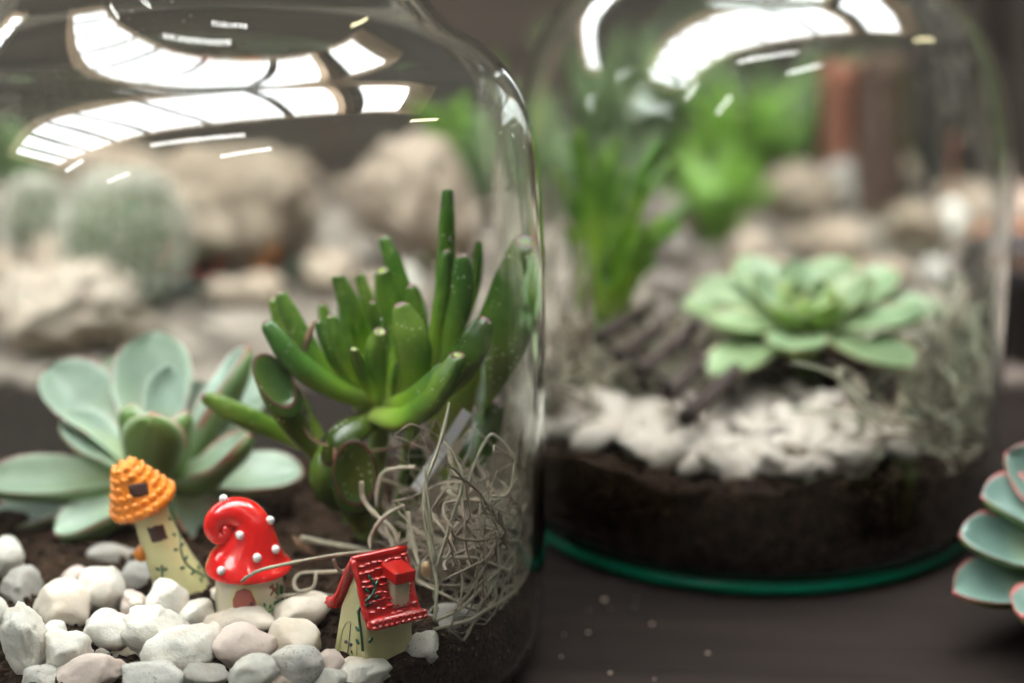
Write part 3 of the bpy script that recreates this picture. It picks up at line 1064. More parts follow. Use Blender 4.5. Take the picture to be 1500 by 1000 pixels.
# ------------------------------------------------------------------ blue-green rosette in the front jar
def rosette_front():
    y0 = 602.0
    hub = at(228, 690, y0)
    root = thing('echeveria', 'blue-green echeveria rosette with red leaf edges behind the toy houses', 'succulent', V3(hub.x, hub.y, 29))
    # tip (u, v, dy), base (u, v, dy), width px, lift of control point mm, cup, up hint
    L = [
     ((66, 538, 22), (205, 668, 8), 104, 3, .2, (.5, -.75, .8)),
     ((88, 612, 8), (200, 690, 4), 78, 1, .25, (.45, -.5, .9)),
     ((226, 484, 30), (222, 660, 10), 112, -2, .22, (0, -1, .25)),
     ((247, 532, 14), (236, 655, 4), 62, -3, .3, (0, -1, .2)),
     ((362, 506, 16), (262, 668, 4), 62, -4, .5, (-.8, -.25, .55)),
     ((402, 530, 30), (262, 670, 12), 84, -2, .2, (-.3, -.8, .6)),
     ((222, 602, -22), (228, 690, -4), 92, -6, -.12, (0, .75, .7)),
     ((366, 634, -8), (256, 700, -2), 66, -6, .35, (-.25, -.25, 1)),
     ((446, 690, 8), (262, 706, 4), 80, 1, .15, (0, -.35, 1)),
     ((322, 792, -6), (258, 720, -4), 82, 2, .15, (.2, -.5, .9)),
     ((-36, 704, 0), (208, 694, 2), 86, -3, .3, (0, -.3, 1)),
     ((-30, 768, 4), (205, 712, 4), 82, 1, .2, (0, -.3, 1)),
     ((80, 780, -16), (214, 712, -4), 84, -3, .3, (0, -.12, 1)),
     ((150, 810, 0), (215, 722, 2), 70, 0, .2, (0, -.3, 1)),
     ((160, 520, 34), (214, 670, 14), 90, 0, .2, (.2, -1, .4)),
     ((310, 560, 26), (248, 668, 10), 80, 0, .2, (-.2, -1, .4)),
     ((190, 590, -4), (220, 680, 0), 54, -4, .3, (.4, .3, .8)),
     ((268, 600, -6), (240, 680, 0), 50, -4, .3, (-.5, .2, .8)),
    ]
    for i, (t, b, w, lift, cup, up) in enumerate(L):
        T, B = at(t[0], t[1], y0 + t[2]), at(b[0], b[1], y0 + b[2])
        c = (T + B) / 2 + V3(0, 0, lift)
        mb = MB()
        flat_leaf(mb, B, c, T, w * 1.08 * pxmm(T), up, cup + .28, 6.2, wave=1.1, seed=i * 3.1, curl=.25 if i in (7, 4) else 0)
        mb.build('leaf', M['eche'], root)
    P = resample([V3(hub.x, hub.y, 27), hub + V3(0, 0, 2)], 5)
    MB().add(*tube(P, [6, 6.2, 6.6, 7, 7.4, 6.5], 14)).build('stem', M['stem'], root)
rosette_front()

# ------------------------------------------------------------------ surface detail helpers for the ornaments
def bvh(mbs):
    V, F = [], []
    for mb in mbs:
        o = len(V)
        V += mb.v
        F += [tuple(i + o for i in f) for f in mb.f]
    return BVHTree.FromPolygons(V, F)

def cast(tree, u, v):
    d = ray(u, v).normalized()
    loc, nrm, _, _ = tree.ray_cast(CAM, d)
    if loc is None:
        return None
    if nrm.dot(d) > 0:
        nrm = -nrm
    return loc, nrm

def decal(tree, outline, off=.18, depth=.5):
    """raised patch following the surface: outline in photo pixels"""
    n = 4
    cu = sum(p[0] for p in outline) / len(outline)
    cv = sum(p[1] for p in outline) / len(outline)
    rings, m = [], len(outline)
    for k in range(n, 0, -1):
        ring = [cast(tree, lerp(cu, u, k / n), lerp(cv, v, k / n)) for u, v in outline]
        if any(r is None for r in ring):
            return None
        rings.append(ring)
    c = cast(tree, cu, cv)
    V, F = [], []
    V += [p - nn * depth for p, nn in rings[0]]
    for i, ring in enumerate(rings):
        V += [p + nn * (off if i else off * .4) for p, nn in ring]
    V.append(c[0] + c[1] * off)
    for i in range(n):
        for k in range(m):
            a, b = i * m + k, i * m + (k + 1) % m
            F.append((a, b, b + m, a + m))
    for k in range(m):
        F.append((n * m + k, n * m + (k + 1) % m, len(V) - 1))
    return V, F

def vine(tree, path, leaves, parent, name, m, r=.22, leaf=1.3, off=.12):
    pts = [cast(tree, u, v) for u, v in path]
    pts = [p for p in pts if p]
    if len(pts) < 2:
        print('VINE MISSED', name, path)
        return
    P = catmull([p + n * off for p, n in pts], 5)
    mb = MB()
    mb.add(*tube(P, r, 6))
    iv, if_ = ico(2)
    for (u, v, ang) in leaves:
        h = cast(tree, u, v)
        if not h:
            continue
        p, n = h
        x = (V3(math.cos(ang), 0, math.sin(ang)))
        x = (x - n * x.dot(n)).normalized()
        y = n.cross(x)
        mb.add([p + n * off + x * (q.x * leaf * .5 + leaf * .35) + y * (q.y * leaf * .26) + n * (q.z * .3) for q in iv], if_)
    mb.build(name, m, parent)

# ------------------------------------------------------------------ tower house
def tower_house():
    base = onz(264, 866, 28)
    s = pxmm(base)
    root = thing('tower_house', 'toy tower house leaning left with orange tiled roof', 'ornament', base)
    ax = [(0.5, -2, 8.4), (0.3, 1, 8.1), (-.6, 5, 7.4), (-2.6, 10, 6.5), (-4.8, 16, 5.7), (-6.6, 22, 5.2), (-7.9, 28, 4.9), (-8.6, 31, 4.7)]
    C = catmull([V3(x, z, r) for x, z, r in ax], 6)
    V, F = [], []
    sd = 40
    for i, c in enumerate(C):
        T = (C[min(i + 1, len(C) - 1)] - C[max(i - 1, 0)])
        a = math.atan2(T.x, T.y)
        X = V3(math.cos(a), 0, -math.sin(a))
        for k in range(sd):
            t = 2 * math.pi * k / sd
            rr = c.z * (1 + .02 * noise.noise(V3(math.cos(t) * 2, math.sin(t) * 2, c.y * .2)))
            V.append(base + V3(c.x, 0, c.y) + X * (math.cos(t) * rr) + V3(0, math.sin(t) * rr, 0))
    n = len(C)
    for i in range(n - 1):
        for k in range(sd):
            a, b = i * sd + k, i * sd + (k + 1) % sd
            F.append((a, b, b + sd, a + sd))
    F.append(tuple(reversed(range(sd))))
    F.append(tuple((n - 1) * sd + k for k in range(sd)))
    wall = MB().add(V, F)
    w = wall.build('wall', M['cream'], root)
    # roof
    rc = base + V3(-8.9, 0, 27.6)
    tilt = Matrix.Rotation(R(-22), 3, 'Y') @ Matrix.Rotation(R(6), 3, 'X')
    prof = [(0, 1.0), (6, .6), (8.6, -.6), (9.5, -.3), (9.6, .6), (9.0, 1.6), (7.9, 3.6), (6.7, 6), (5.6, 8.4), (4.7, 10.6), (4.0, 12.2), (2.6, 13.3), (0, 13.7)]
    V, F = lathe(prof, 0, 0, 40)
    V = [rc + tilt @ V3(p.x, p.y, p.z) for p in V]
    roof = MB().add(V, F)
    rf = roof.build('roof', M['orange'], root)
    # one shared bumpy tile mesh, many tiles
    iv, if_ = ico(2)
    tm = None
    for row, (z, r, nn) in enumerate([(.5, 9.0, 20), (2.9, 7.9, 18), (5.3, 6.7, 15), (7.7, 5.5, 13), (10.0, 4.5, 11), (12.2, 3.1, 8)]):
        for k in range(nn):
            t = 2 * math.pi * (k + (row % 2) * .5) / nn
            sz = 2 * math.pi * r / nn
            rot = tilt @ Matrix.Rotation(t, 3, 'Z') @ Matrix.Rotation(R(25), 3, 'Y')
            pos = rc + tilt @ V3(math.cos(t) * r, math.sin(t) * r, z)
            hh = cast_px = None
            # leave the attic window free
            d = pos - CAM
            u = 750 + FPX * d.x / d.dot(FW)
            v = 500 - FPX * d.dot(UP) / d.dot(FW)
            if abs(u - 202) < 17 and abs(v - 717) < 12 and math.sin(t) < 0:
                continue
            if tm is None:
                me = bpy.data.meshes.new('roof_tile')
                me.from_pydata([Vector((p.x * .62, p.y * (1 - .12 * p.z), p.z * 1.2)) * MM for p in iv], [], if_)
                me.polygons.foreach_set('use_smooth', [True] * len(me.polygons))
                me.materials.append(M['orange'])
                tm = me
            o = bpy.data.objects.new('roof_tile', tm)
            COL.objects.link(o)
            o.parent = rf
            sc = sz * .56 * random.uniform(.88, 1.12)
            o.matrix_local = Matrix.Translation((pos - base) * MM) @ rot.to_4x4() @ Matrix.Diagonal((sc, sc, sc, 1))
    tr = bvh([roof])
    d = decal(tr, [(188, 709), (205, 706), (216, 706), (218, 722), (206, 726), (193, 727)], .9)
    if d:
        MB().add(*d).build('attic_window', M['brown_p'], root, smooth=False)
    tw = bvh([wall])
    d = decal(tw, [(215, 771), (228, 768), (239, 766), (246, 787), (235, 791), (223, 793)], .25)
    if d:
        MB().add(*d).build('window', M['brown_p'], root, smooth=False)
    d = decal(tw, [(272, 838), (270, 815), (276, 803), (285, 806), (291, 822), (294, 840)], .12)
    if d:
        MB().add(*d).build('door_panel', M['peach_p'], root, smooth=False)
    # little orange awning on the left side
    p = at(207, 808, base.y - 2)
    iv, if_ = ico(3)
    MB().add([p + V3(q.x * 2.3 * (1 - .5 * max(0, q.z)), q.y * 2.6, q.z * 2.6) for q in iv], if_).build('awning', M['orange'], root)
    vine(tw, [(250, 750), (258, 768), (263, 782), (264, 800), (270, 820), (282, 832), (297, 841)],
         [(252, 752, .2), (250, 760, 3.0), (258, 766, 2.6), (262, 778, .4), (257, 782, 3.2), (266, 798, .6), (260, 803, 3.3), (272, 818, .8), (270, 829, 3.4), (284, 836, 3.6), (292, 832, 1.4), (296, 842, .2), (293, 845, -1.2)], root, 'vine', M['green_p'], .3, 1.7)
    vine(tw, [(237, 826), (238, 840), (236, 856)], [(240, 833, .3), (234, 833, 2.8), (240, 850, .3), (233, 849, 2.8)], root, 'vine', M['green_p'], .27, 1.6)
tower_house()

# ------------------------------------------------------------------ mushroom house
def mushroom_house():
    base = onz(367, 896, 29)
    root = thing('mushroom_house', 'toy mushroom house with curled red cap and white dots', 'ornament', base)
    V, F = lathe([(0, -2), (8.2, -2), (9.6, -1), (9.8, 4), (9.4, 10), (9.0, 16), (0, 16)], base.x, base.y, 56)
    V = [p + V3(0, 0, base.z) for p in V]
    wall = MB().add(V, F)
    wall.build('wall', M['ivory'], root)
    ax = [(0, 0, 13.6, 9.6), (0, 0, 13.8, 11.7), (0, 0, 14.8, 12.0), (0.1, 0, 16.8, 11.0), (.5, 0, 19.6, 9.0), (.9, 0, 23, 7.4), (.8, 0, 26.4, 6.0), (-.6, 0, 29.2, 5.0), (-3.4, -.4, 30.6, 4.3), (-6.2, -.9, 30.2, 3.8), (-8.3, -1.4, 28.3, 3.3), (-8.7, -1.9, 25.9, 2.9), (-7.2, -2.5, 24.2, 2.4), (-5.4, -3.0, 24.9, 1.9), (-5.2, -3.3, 26.6, 1.5), (-6.3, -3.6, 27.0, 1.0)]
    P = catmull([V3(x, y, z) for x, y, z, r in ax], 5)
    Rr = catmull([V3(r, 0, 0) for x, y, z, r in ax], 5)
    P = [base + p for p in P]
    V, F = tube(P, [max(.6, q.x) for q in Rr], 44)
    cap = MB().add(V, F)
    cap.build('cap', M['red'], root)
    tree = bvh([cap])
    iv, if_ = ico(2)
    for (u, v) in [(328, 730), (352, 782), (394, 761), (402, 803), (376, 815), (325, 834), (419, 796)]:
        h = cast(tree, u, v)
        if h is None:
            continue
        p, nn = h
        r = 1.3
        MB().add([p + nn * .25 + q * r for q in iv], if_).build('dot', M['white_p'], root)
    for (x, y, z) in [(6, 6, 17), (-4, 8.5, 15), (2, 9.5, 13), (9.4, 3, 14)]:
        MB().add([base + V3(x, y, z) + q * 1.1 for q in iv], if_).build('dot', M['white_p'], root)
    tw = bvh([wall])
    arch = [(342, 893), (341, 875), (346, 863), (357, 858), (368, 862), (374, 876), (377, 894)]
    trim = [(338, 894), (337, 874), (343, 858), (357, 852), (371, 857), (378, 875), (381, 896)]
    d = decal(tw, trim, .35)
    if d:
        MB().add(*d).build('door_surround', M['cream'], root, smooth=False)
    d = decal(tw, arch, .7)
    if d:
        dr = MB().add(*d).build('door', M['pink_p'], root, smooth=False)
        h = cast(tw, 368, 881)
        if h:
            MB().add([h[0] + h[1] * .9 + q * .55 for q in iv], if_).build('handle', M['grey_p'], dr)
    vine(tw, [(408, 893), (407, 872), (405, 852)], [(410, 862, 1.2), (405, 868, 2), (411, 876, 1), (406, 884, 2.2)], root, 'painted_plant', M['lime_p'], .25, 1.8)
    vine(tw, [(412, 890), (413, 872), (412, 858)], [(413, 862, 1.3), (411, 868, 2), (414, 878, 1.1)], root, 'painted_plant', M['green_p'], .25, 1.8)
    vine(tw, [(386, 890), (389, 894), (396, 893), (401, 888)], [(388, 886, 1.8), (395, 889, 1.2), (402, 884, 1.2), (399, 893, .3)], root, 'painted_plant', M['lime_p'], .25, 1.4)
    vine(tw, [(396, 870), (400, 862), (398, 853)], [(402, 864, .8), (397, 860, 2.2)], root, 'painted_flower', M['pink_p'], .25, 1.3)
mushroom_house()

# ------------------------------------------------------------------ cottage
def cottage():
    base = onz(546, 953, 29)
    root = thing('cottage', 'toy cottage with bright red roof, dormer and double arched door', 'ornament', base)
    Rm = Matrix.Rotation(R(4), 3, 'Y') @ Matrix.Rotation(R(-3), 3, 'X') @ Matrix.Rotation(R(-50), 3, 'Z')
    def W(x, y, z):
        return base + Rm @ V3(x * 1.05, y * 1.05, z * 1.06)
    w0, w1, l0, l1 = 7.0, 5.6, 7.8, 7.0
    # walls with gables, subdivided a little so that it is not razor flat
    V = [W(-w0, -l0, -2), W(w0, -l0, -2), W(w0, l0, -2), W(-w0, l0, -2),
         W(-w1, -l1, 12.5), W(w1, -l1, 12.5), W(w1, l1, 12.5), W(-w1, l1, 12.5), W(0, -l1, 24.5), W(0, l1, 24.5)]
    F = [(0, 1, 5, 8, 4), (1, 2, 6, 5), (2, 3, 7, 9, 6), (3, 0, 4, 7), (3, 2, 1, 0), (4, 8, 9, 7), (5, 6, 9, 8)]
    wall = MB().add(V, F)
    bevel_obj(wall.build('wall', M['cream'], root, smooth=False), .9, 3)
    # roof: two curved slopes with rolled eaves
    def slope(sg):
        cs = [(0, 26.8), (2.0, 23.4), (3.9, 19.4), (5.6, 15.8), (7.2, 13.2), (8.6, 11.9)]
        under = [(0, 25.2), (1.2, 22.6), (3.0, 18.6), (4.8, 15.0), (6.4, 12.4), (8.2, 10.7)]
        c = catmull([V3(a, b, 0) for a, b in cs], 5)
        d = catmull([V3(a, b, 0) for a, b in under], 5)
        ny = 12
        V, F = [], []
        y0, y1 = -l1 - 1.3, l1 + 1.3
        for lay in (c, d):
            for q in lay:
                for j in range(ny + 1):
                    V.append(W(sg * q.x, lerp(y0, y1, j / ny), q.y + .12 * noise.noise(V3(q.x, j, 2))))
        n, w = len(c), ny + 1
        H = n * w
        for i in range(n - 1):
            for j in range(ny):
                a = i * w + j
                F.append((a, a + 1, a + w + 1, a + w))
                F.append((H + a, H + a + w, H + a + w + 1, H + a + 1))
            for j in (0, ny):
                a = i * w + j
                F.append((a, a + w, H + a + w, H + a))
        for j in range(ny):
            a = (n - 1) * w + j
            F.append((a, a + 1, H + a + 1, H + a))
            F.append((j, H + j, H + j + 1, j + 1))
        return V, F
    rf = MB()
    rf.add(*slope(1))
    rf.add(*slope(-1))
    roof = rf.build('roof', M['red'], root)
    for sg in (1, -1):
        P = [W(sg * 8.5, lerp(-l1 - 1.7, l1 + 1.7, k / 10), 12.0) for k in range(11)]
        V, F = tube(P, [1.2] + [1.75] * 9 + [1.2], 18)
        MB().add(V, F).build('eave_roll', M['red'], roof)
    P = [W(0, lerp(-l1 - 1.4, l1 + 1.4, k / 8), 26.6) for k in range(9)]
    MB().add(*tube(P, [.8] + [1.05] * 7 + [.8], 14)).build('ridge', M['red'], roof)
    for sg in (1, -1):
        for yy in (-l1 - 1.2,):
            P = catmull([W(0, yy, 26.3), W(sg * 2.0, yy, 23.0), W(sg * 3.9, yy, 19.0), W(sg * 5.6, yy, 15.4), W(sg * 7.4, yy, 12.8)], 4)
            MB().add(*tube(P, .85, 10)).build('barge_board', M['red'], roof)
    # scaly relief
    iv, if_ = ico(2)
    mb = MB()
    cs = catmull([V3(a, b, 0) for a, b in [(0, 26.8), (2.0, 23.4), (3.9, 19.4), (5.6, 15.8), (7.2, 13.2), (8.6, 11.9)]], 8)
    cs = resample(cs, 9)
    for sg in (1, -1):
        for i in range(1, 9):
            for j in range(8):
                y = lerp(-l1, l1, (j + .5 * (i % 2)) / 7.6)
                q = cs[i]
                jx, jy, js = random.uniform(-.25, .25), random.uniform(-.3, .3), random.uniform(.85, 1.2)
                mb.add([W(sg * (q.x + jx + p.x * .95 * js), y + jy + p.y * 1.1 * js, q.y - jx * 1.6 + p.z * .42 * js) for p in iv], if_)
        for j in range(10):
            y = lerp(-l1 - 1, l1 + 1, j / 9)
            for (dx, dz) in ((1.2, .9), (1.7, -.3)):
                mb.add([W(sg * (8.5 + dx + p.x * .55), y + p.y * .8, 12.0 + dz + p.z * .55) for p in iv], if_)
    o = mb.build('tile_relief', M['red'], roof)
    o['kind'] = 'stuff'
    # dormer
    def blk(x0, x1, y0, y1, z0, z1, nm, m, par, sl=0):
        V = [W(x, y, z + (sl if x == x1 else 0)) for x in (x0, x1) for y in (y0, y1) for z in (z0, z1)]
        o = MB().add(V, [(0, 1, 3, 2), (4, 6, 7, 5), (0, 4, 5, 1), (2, 3, 7, 6), (0, 2, 6, 4), (1, 5, 7, 3)]).build(nm, m, par, smooth=False)
        return bevel_obj(o, .5, 3)
    dm = blk(1.0, 7.0, .2, 5.0, 14.0, 22.8, 'dormer', M['ivory'], root)
    blk(.2, 7.9, -.7, 5.9, 21.9, 25.0, 'dormer_roof', M['red'], dm, -1.2)
    MB().add(*tube(catmull([W(7.1, 1.5, 20.2), W(7.1, 1.5, 17.4), W(7.1, 4.3, 17.4), W(7.1, 4.3, 20.2), W(7.1, 1.5, 20.2)], 2), .22, 6)).build('dormer_window', M['cream'], dm)
    # door, drawn as raised trim lines in the gable wall
    def G(x, z, o=0.12):
        k = (z + 2) / 14.5
        return W(x, -lerp(l0, l1, k) - o, z)
    arch = [G(-4.2, -.5), G(-4.0, 5), G(-3.0, 8.0), G(-1.2, 9.4), G(.6, 9.2), G(2.0, 7.4), G(2.6, 4.5), G(2.8, -.5)]
    MB().add(*tube(catmull(arch, 4), .28, 6)).build('door_surround', M['cream'], root)
    MB().add(*tube([G(-.8, -.5), G(-.6, 4), G(-.6, 9.2)], .16, 6)).build('door_gap', M['grey_p'], root)
    iv2, if2 = ico(2)
    for x in (-1.6, .4):
        p = G(x, 3.9, .3)
        MB().add([p + q * .5 for q in iv2], if2).build('handle', M['grey_p'], root)
    ov = [G(1.2 + 1.25 * math.cos(a), 14.4 + 2.1 * math.sin(a)) for a in [k * math.pi / 6 for k in range(13)]]
    MB().add(*tube(ov, .22, 6)).build('gable_window', M['cream'], root)
    MB().add(*tube([G(1.2, 12.6), G(1.3, 16.0)], .15, 5)).build('gable_window_bar', M['grey_p'], root)
    MB().add(*tube([G(.3, 14.2), G(2.2, 14.6)], .15, 5)).build('gable_window_bar', M['grey_p'], root)
    tree = bvh([wall, rf])
    vine(tree, [(533, 951), (532, 936), (530, 920), (528, 905), (528, 890), (533, 878), (541, 870), (545, 858), (541, 846)],
         [(527, 940, 2.7), (537, 938, .6), (527, 921, 2.8), (536, 918, .7), (528, 900, 2.4), (532, 885, .2), (537, 866, 2.4), (546, 873, .1), (547, 856, .8), (541, 848, 2.0)], root, 'vine', M['green_p'], .4, 2.0, .7)
cottage()

# ------------------------------------------------------------------ moss in the front jar
def keep(p, c, IR):
    d = Vector((p.x - c.x, p.y - c.y))
    if d.length > IR:
        d *= IR / d.length
        return V3(c.x + d.x, c.y + d.y, p.z)
    return p

def fuzz_tube(P, r, g, sides=7):
    V, F = tube(P, [r * (1 + .3 * noise.noise(p * .55) + .12 * noise.noise(p * 2.1)) * (1 if i < len(P) - 3 else .55 + .15 * (len(P) - 1 - i)) for i, p in enumerate(P)], sides)
    return V, F, (g, 0, 0, 1)

def moss_front():
    root = thing('spanish_moss', 'tangle of curly grey-brown spanish moss strands at the right of the front jar', 'moss', onz(700, 860, 29))
    S = [
     ([(634, 908, 512), (637, 870, 515), (636, 842, 519), (626, 790, 523), (619, 745, 526), (622, 705, 529), (636, 668, 532), (645, 640, 534), (652, 612, 536), (656, 588, 538)], .62, .9),
     ([(637, 830, 519), (648, 795, 520), (660, 755, 521), (672, 720, 522), (674, 695, 523), (664, 668, 525), (648, 645, 527)], .55, .8),
     ([(633, 825, 519), (630, 785, 521), (628, 748, 523), (623, 712, 525), (620, 682, 527)], .5, .9),
     ([(640, 836, 519), (632, 800, 520), (625, 760, 521), (620, 725, 522)], .5, 1),
     ([(354, 850, 520), (364, 842, 519), (385, 832, 518), (430, 822, 520), (480, 813, 524), (520, 808, 528), (548, 806, 532)], .62, .25),
     ([(440, 786, 566), (470, 792, 566), (500, 798, 564), (545, 806, 560)], 1.0, .6),
     ([(505, 834, 530), (475, 836, 534), (440, 838, 536), (430, 852, 532), (438, 864, 528), (458, 858, 528), (463, 836, 530)], .65, .3),
     ([(388, 878, 530), (420, 870, 528), (455, 868, 530), (490, 870, 535)], .6, .35),
     ([(607, 683, 545), (585, 684, 548), (562, 690, 550), (553, 712, 550), (551, 742, 548)], .75, .35),
     ([(529, 704, 545), (532, 730, 545), (552, 755, 542), (575, 775, 538), (584, 805, 535)], .85, .1),
     ([(591, 738, 538), (562, 755, 538), (543, 783, 538), (542, 802, 536)], .7, .1),
     ([(645, 815, 522), (690, 816, 522), (735, 830, 528), (775, 837, 534), (787, 812, 538)], .65, .6),
     ([(632, 920, 512), (655, 914, 513), (690, 908, 517), (725, 892, 524), (768, 872, 536), (788, 840, 550), (786, 800, 560)], .7, .45),
     ([(634, 908, 514), (655, 898, 515), (680, 882, 519), (722, 842, 527), (740, 830, 531)], .6, .3),
     ([(741, 780, 527), (739, 827, 528), (734, 852, 527), (702, 890, 520)], .65, .6),
     ([(596, 748, 545), (604, 790, 540), (612, 826, 533)], .75, .2),
     ([(488, 818, 526), (495, 832, 528), (510, 838, 532)], .55, .2),
     ([(560, 700, 560), (600, 715, 565), (650, 725, 570), (700, 745, 575), (730, 770, 575)], .6, .3),
     ([(640, 770, 560), (690, 755, 562), (725, 765, 562), (740, 790, 560)], .6, .4),
     ([(610, 850, 530), (650, 870, 525), (690, 890, 523), (718, 880, 528), (722, 860, 530)], .55, .3),
     ([(700, 640, 590), (730, 650, 590), (755, 680, 588), (762, 720, 584)], .5, .5),
     ([(715, 655, 575), (722, 700, 572), (735, 745, 570)], .5, .6),
     ([(560, 755, 550), (575, 800, 545), (600, 840, 540), (640, 860, 535)], .6, .1),
     ([(720, 730, 560), (760, 735, 560), (785, 755, 560), (783, 790, 556)], .6, .4),
    ]
    for pts, r, g in S:
        P = catmull([keep(at(u, v, y), J1, IR1 - 1.2) for u, v, y in pts], 7)
        MB().add(*fuzz_tube(P, r * .84, g * .7)).build('strand', M['moss'], root)
    rnd = random.Random(4)
    mb = MB()
    cnt = 0
    while cnt < 330:
        y = rnd.uniform(528, 606)
        u, v = rnd.gauss(712, 50), rnd.gauss(795, 58)
        if not (545 < u < 796 and 640 < v < 895) or (u < 640 and v < 700):
            continue
        p = keep(at(u, v, y), J1, IR1 - 2)
        if p.z < soil1(p.x, p.y):
            p.z = soil1(p.x, p.y) + rnd.uniform(1, 14)
        d = Vector((rnd.gauss(0, 1), rnd.gauss(0, 1), rnd.gauss(0, .7))).normalized()
        ax = Vector((rnd.gauss(0, 1), rnd.gauss(0, 1), rnd.gauss(0, 1))).normalized()
        k = rnd.uniform(.05, .34)
        ztop = rnd.uniform(46, 84)
        P = [p]
        for _ in range(rnd.randint(16, 40)):
            d = (Matrix.Rotation(k, 3, ax) @ d).normalized()
            ax = (ax + Vector((rnd.gauss(0, .2), rnd.gauss(0, .2), rnd.gauss(0, .2)))).normalized()
            q = keep(P[-1] + d * 2.6, J1, IR1 - 1.3)
            if q.z < soil1(q.x, q.y) + .5:
                q.z = soil1(q.x, q.y) + .5
                d.z = abs(d.z)
            if q.z > ztop:
                d.z = -abs(d.z)
            if q.x < -34 and q.z > 45 or q.x < -42 or (q.x < -19 and q.y < 532):
                break
            P.append(q)
        if len(P) < 7:
            continue
        g = min(1, max(0, rnd.gauss(.04, .2)))
        mb.add(*fuzz_tube(catmull(P, 3), rnd.choice((.11, .15, .2, .26, .32, .4)), g, 6))
        cnt += 1
    mb.build('strand_tangle', M['moss'], root, kind='stuff')
    # yellow-brown dried node on the upright strand
    iv, if_ = ico(2)
    p = at(622, 832, 520)
    MB().add([p + V3(q.x * 1.4, q.y * 1.3, q.z * 2.4) for q in iv], if_).build('dried_node', M['peach_p'], root)
moss_front()

# ------------------------------------------------------------------ rear jar contents
def chips_rear():
    rnd = random.Random(12)
    spots = []
    tries = 0
    while len(spots) < 74 and tries < 6000:
        tries += 1
        u, v = rnd.uniform(812, 1330), rnd.uniform(575, 700)
        top = table(u, [(812, 585), (850, 575), (930, 590), (1000, 618), (1040, 590), (1080, 560), (1130, 575), (1200, 575), (1260, 590), (1300, 612), (1330, 630)])
        bot = table(u, [(812, 628), (870, 640), (960, 668), (1020, 688), (1130, 680), (1230, 690), (1300, 655), (1330, 650)])
        if not top < v < bot:
            continue
        s = rnd.uniform(7.5, 13)
        if any(math.hypot(u - a, (v - b) * 1.3) < 22 for a, b, _ in spots):
            continue
        spots.append((u, v, s))
    for i, (u, v, s) in enumerate(spots):
        p = onz(u, v, 44)
        p = onz(u, v, soil2(p.x, p.y) + 3.0)
        d = Vector((p.x - J2.x, p.y - J2.y))
        lim = IR2 - s * .62
        if d.length > lim:
            d *= lim / d.length
            p = V3(J2.x + d.x, J2.y + d.y, p.z + 1.5)
        stone('stone_chip', p, (s * .85, s * .5, s * .36), M['chip'], 200 + i, 'white stone chip in the heap at the front of the rear jar', 'stone chip', 'stone chips in the rear jar', cuts=8, sub=3, yaw=rnd.uniform(-1.2, 1.2), roll=rnd.uniform(-.7, .7), rough=.26, lump=.35)
chips_rear()

def bridge():
    S = [((864, 500), (955, 447)), ((905, 523), (985, 463)), ((936, 545), (1018, 478)), ((979, 574), (1057, 508)), ((1003, 612), (1080, 541))]
    def pt(u, v):
        z = lerp(60, 51, (v - 447) / 165)
        return onz(u, v, z)
    root = thing('stick_bridge', 'miniature walkway of five dark wooden sticks in the rear jar', 'ornament', pt(965, 530) - V3(0, 0, 8))
    A, B = [], []
    for i, (a, b) in enumerate(S):
        p, q = pt(*a), pt(*b)
        P = resample([p, q], 6)
        P = [x + V3(0, 0, .5 * noise.noise(V3(i, k, 0))) for k, x in enumerate(P)]
        MB().add(*tube(P, [2.7, 3.0, 2.9, 3.1, 2.9, 3.0, 2.6], 9)).build('stick', M['dark_wood'], root)
        A.append(p.lerp(q, .2) - V3(0, 0, 2.8))
        B.append(p.lerp(q, .8) - V3(0, 0, 2.8))
    for X in (A, B):
        X = [X[0] + (X[0] - X[1]) * .3] + X + [X[-1] + (X[-1] - X[-2]) * .25]
        X = [V3(p.x, p.y, max(p.z, 40)) for p in X]
        MB().add(*tube(catmull(X, 4), 1.2, 8)).build('rail', M['dark_wood'], root)
bridge()

def rosette(name, label, c, layers, m, up=(0, -.25, 1), seed=1, stem_z=None, tilt=None):
    rnd = random.Random(seed)
    c = Vector(c)
    root = thing(name, label, 'succulent', V3(c.x, c.y, stem_z if stem_z is not None else c.z))
    up = Vector(up).normalized()
    X = V3(1, 0, 0)
    X = (X - up * X.dot(up)).normalized()
    Y = up.cross(X)
    a = 0.4
    for (n, Lr, Wd, el, bl) in layers:
        for k in range(n):
            a += 2.39996
            aa = a + rnd.uniform(-.12, .12)
            L = Lr * rnd.uniform(.9, 1.08)
            e = R(el + rnd.uniform(-6, 6))
            out = X * math.cos(aa) + Y * math.sin(aa)
            b = c + out * bl
            t = b + out * (L * math.cos(e)) + up * (L * math.sin(e))
            ctl = b + out * (L * .55 * math.cos(e * .6)) + up * (L * .5 * math.sin(e * .55))
            n_up = up * math.cos(e) - out * math.sin(e)
            mb = MB()
            flat_leaf(mb, b, ctl, t, Wd * rnd.uniform(.92, 1.08), n_up, .3, 3.0, ns=16, nt=9, wave=.4, seed=k + a)
            mb.build('leaf', m, root)
    if stem_z is not None:
        MB().add(*tube(resample([V3(c.x, c.y, stem_z), c + up * 1], 5), [4.5, 4.5, 4.8, 5, 5.5, 4], 12)).build('stem', M['stem'], root)
    return root
c2 = at(1186, 468, 704)
rosette('echeveria', 'pale green echeveria rosette behind the stone chips in the rear jar', c2, [(5, 9, 8, 76, 1.0), (5, 15, 12, 64, 2), (5, 24, 17, 40, 3), (6, 36, 21, 17, 3.5), (6, 45, 23, 2, 3.5)], M['eche_b'], (-.05, -.16, 1), 5, 38)
c3 = V3(178, 662, 24)
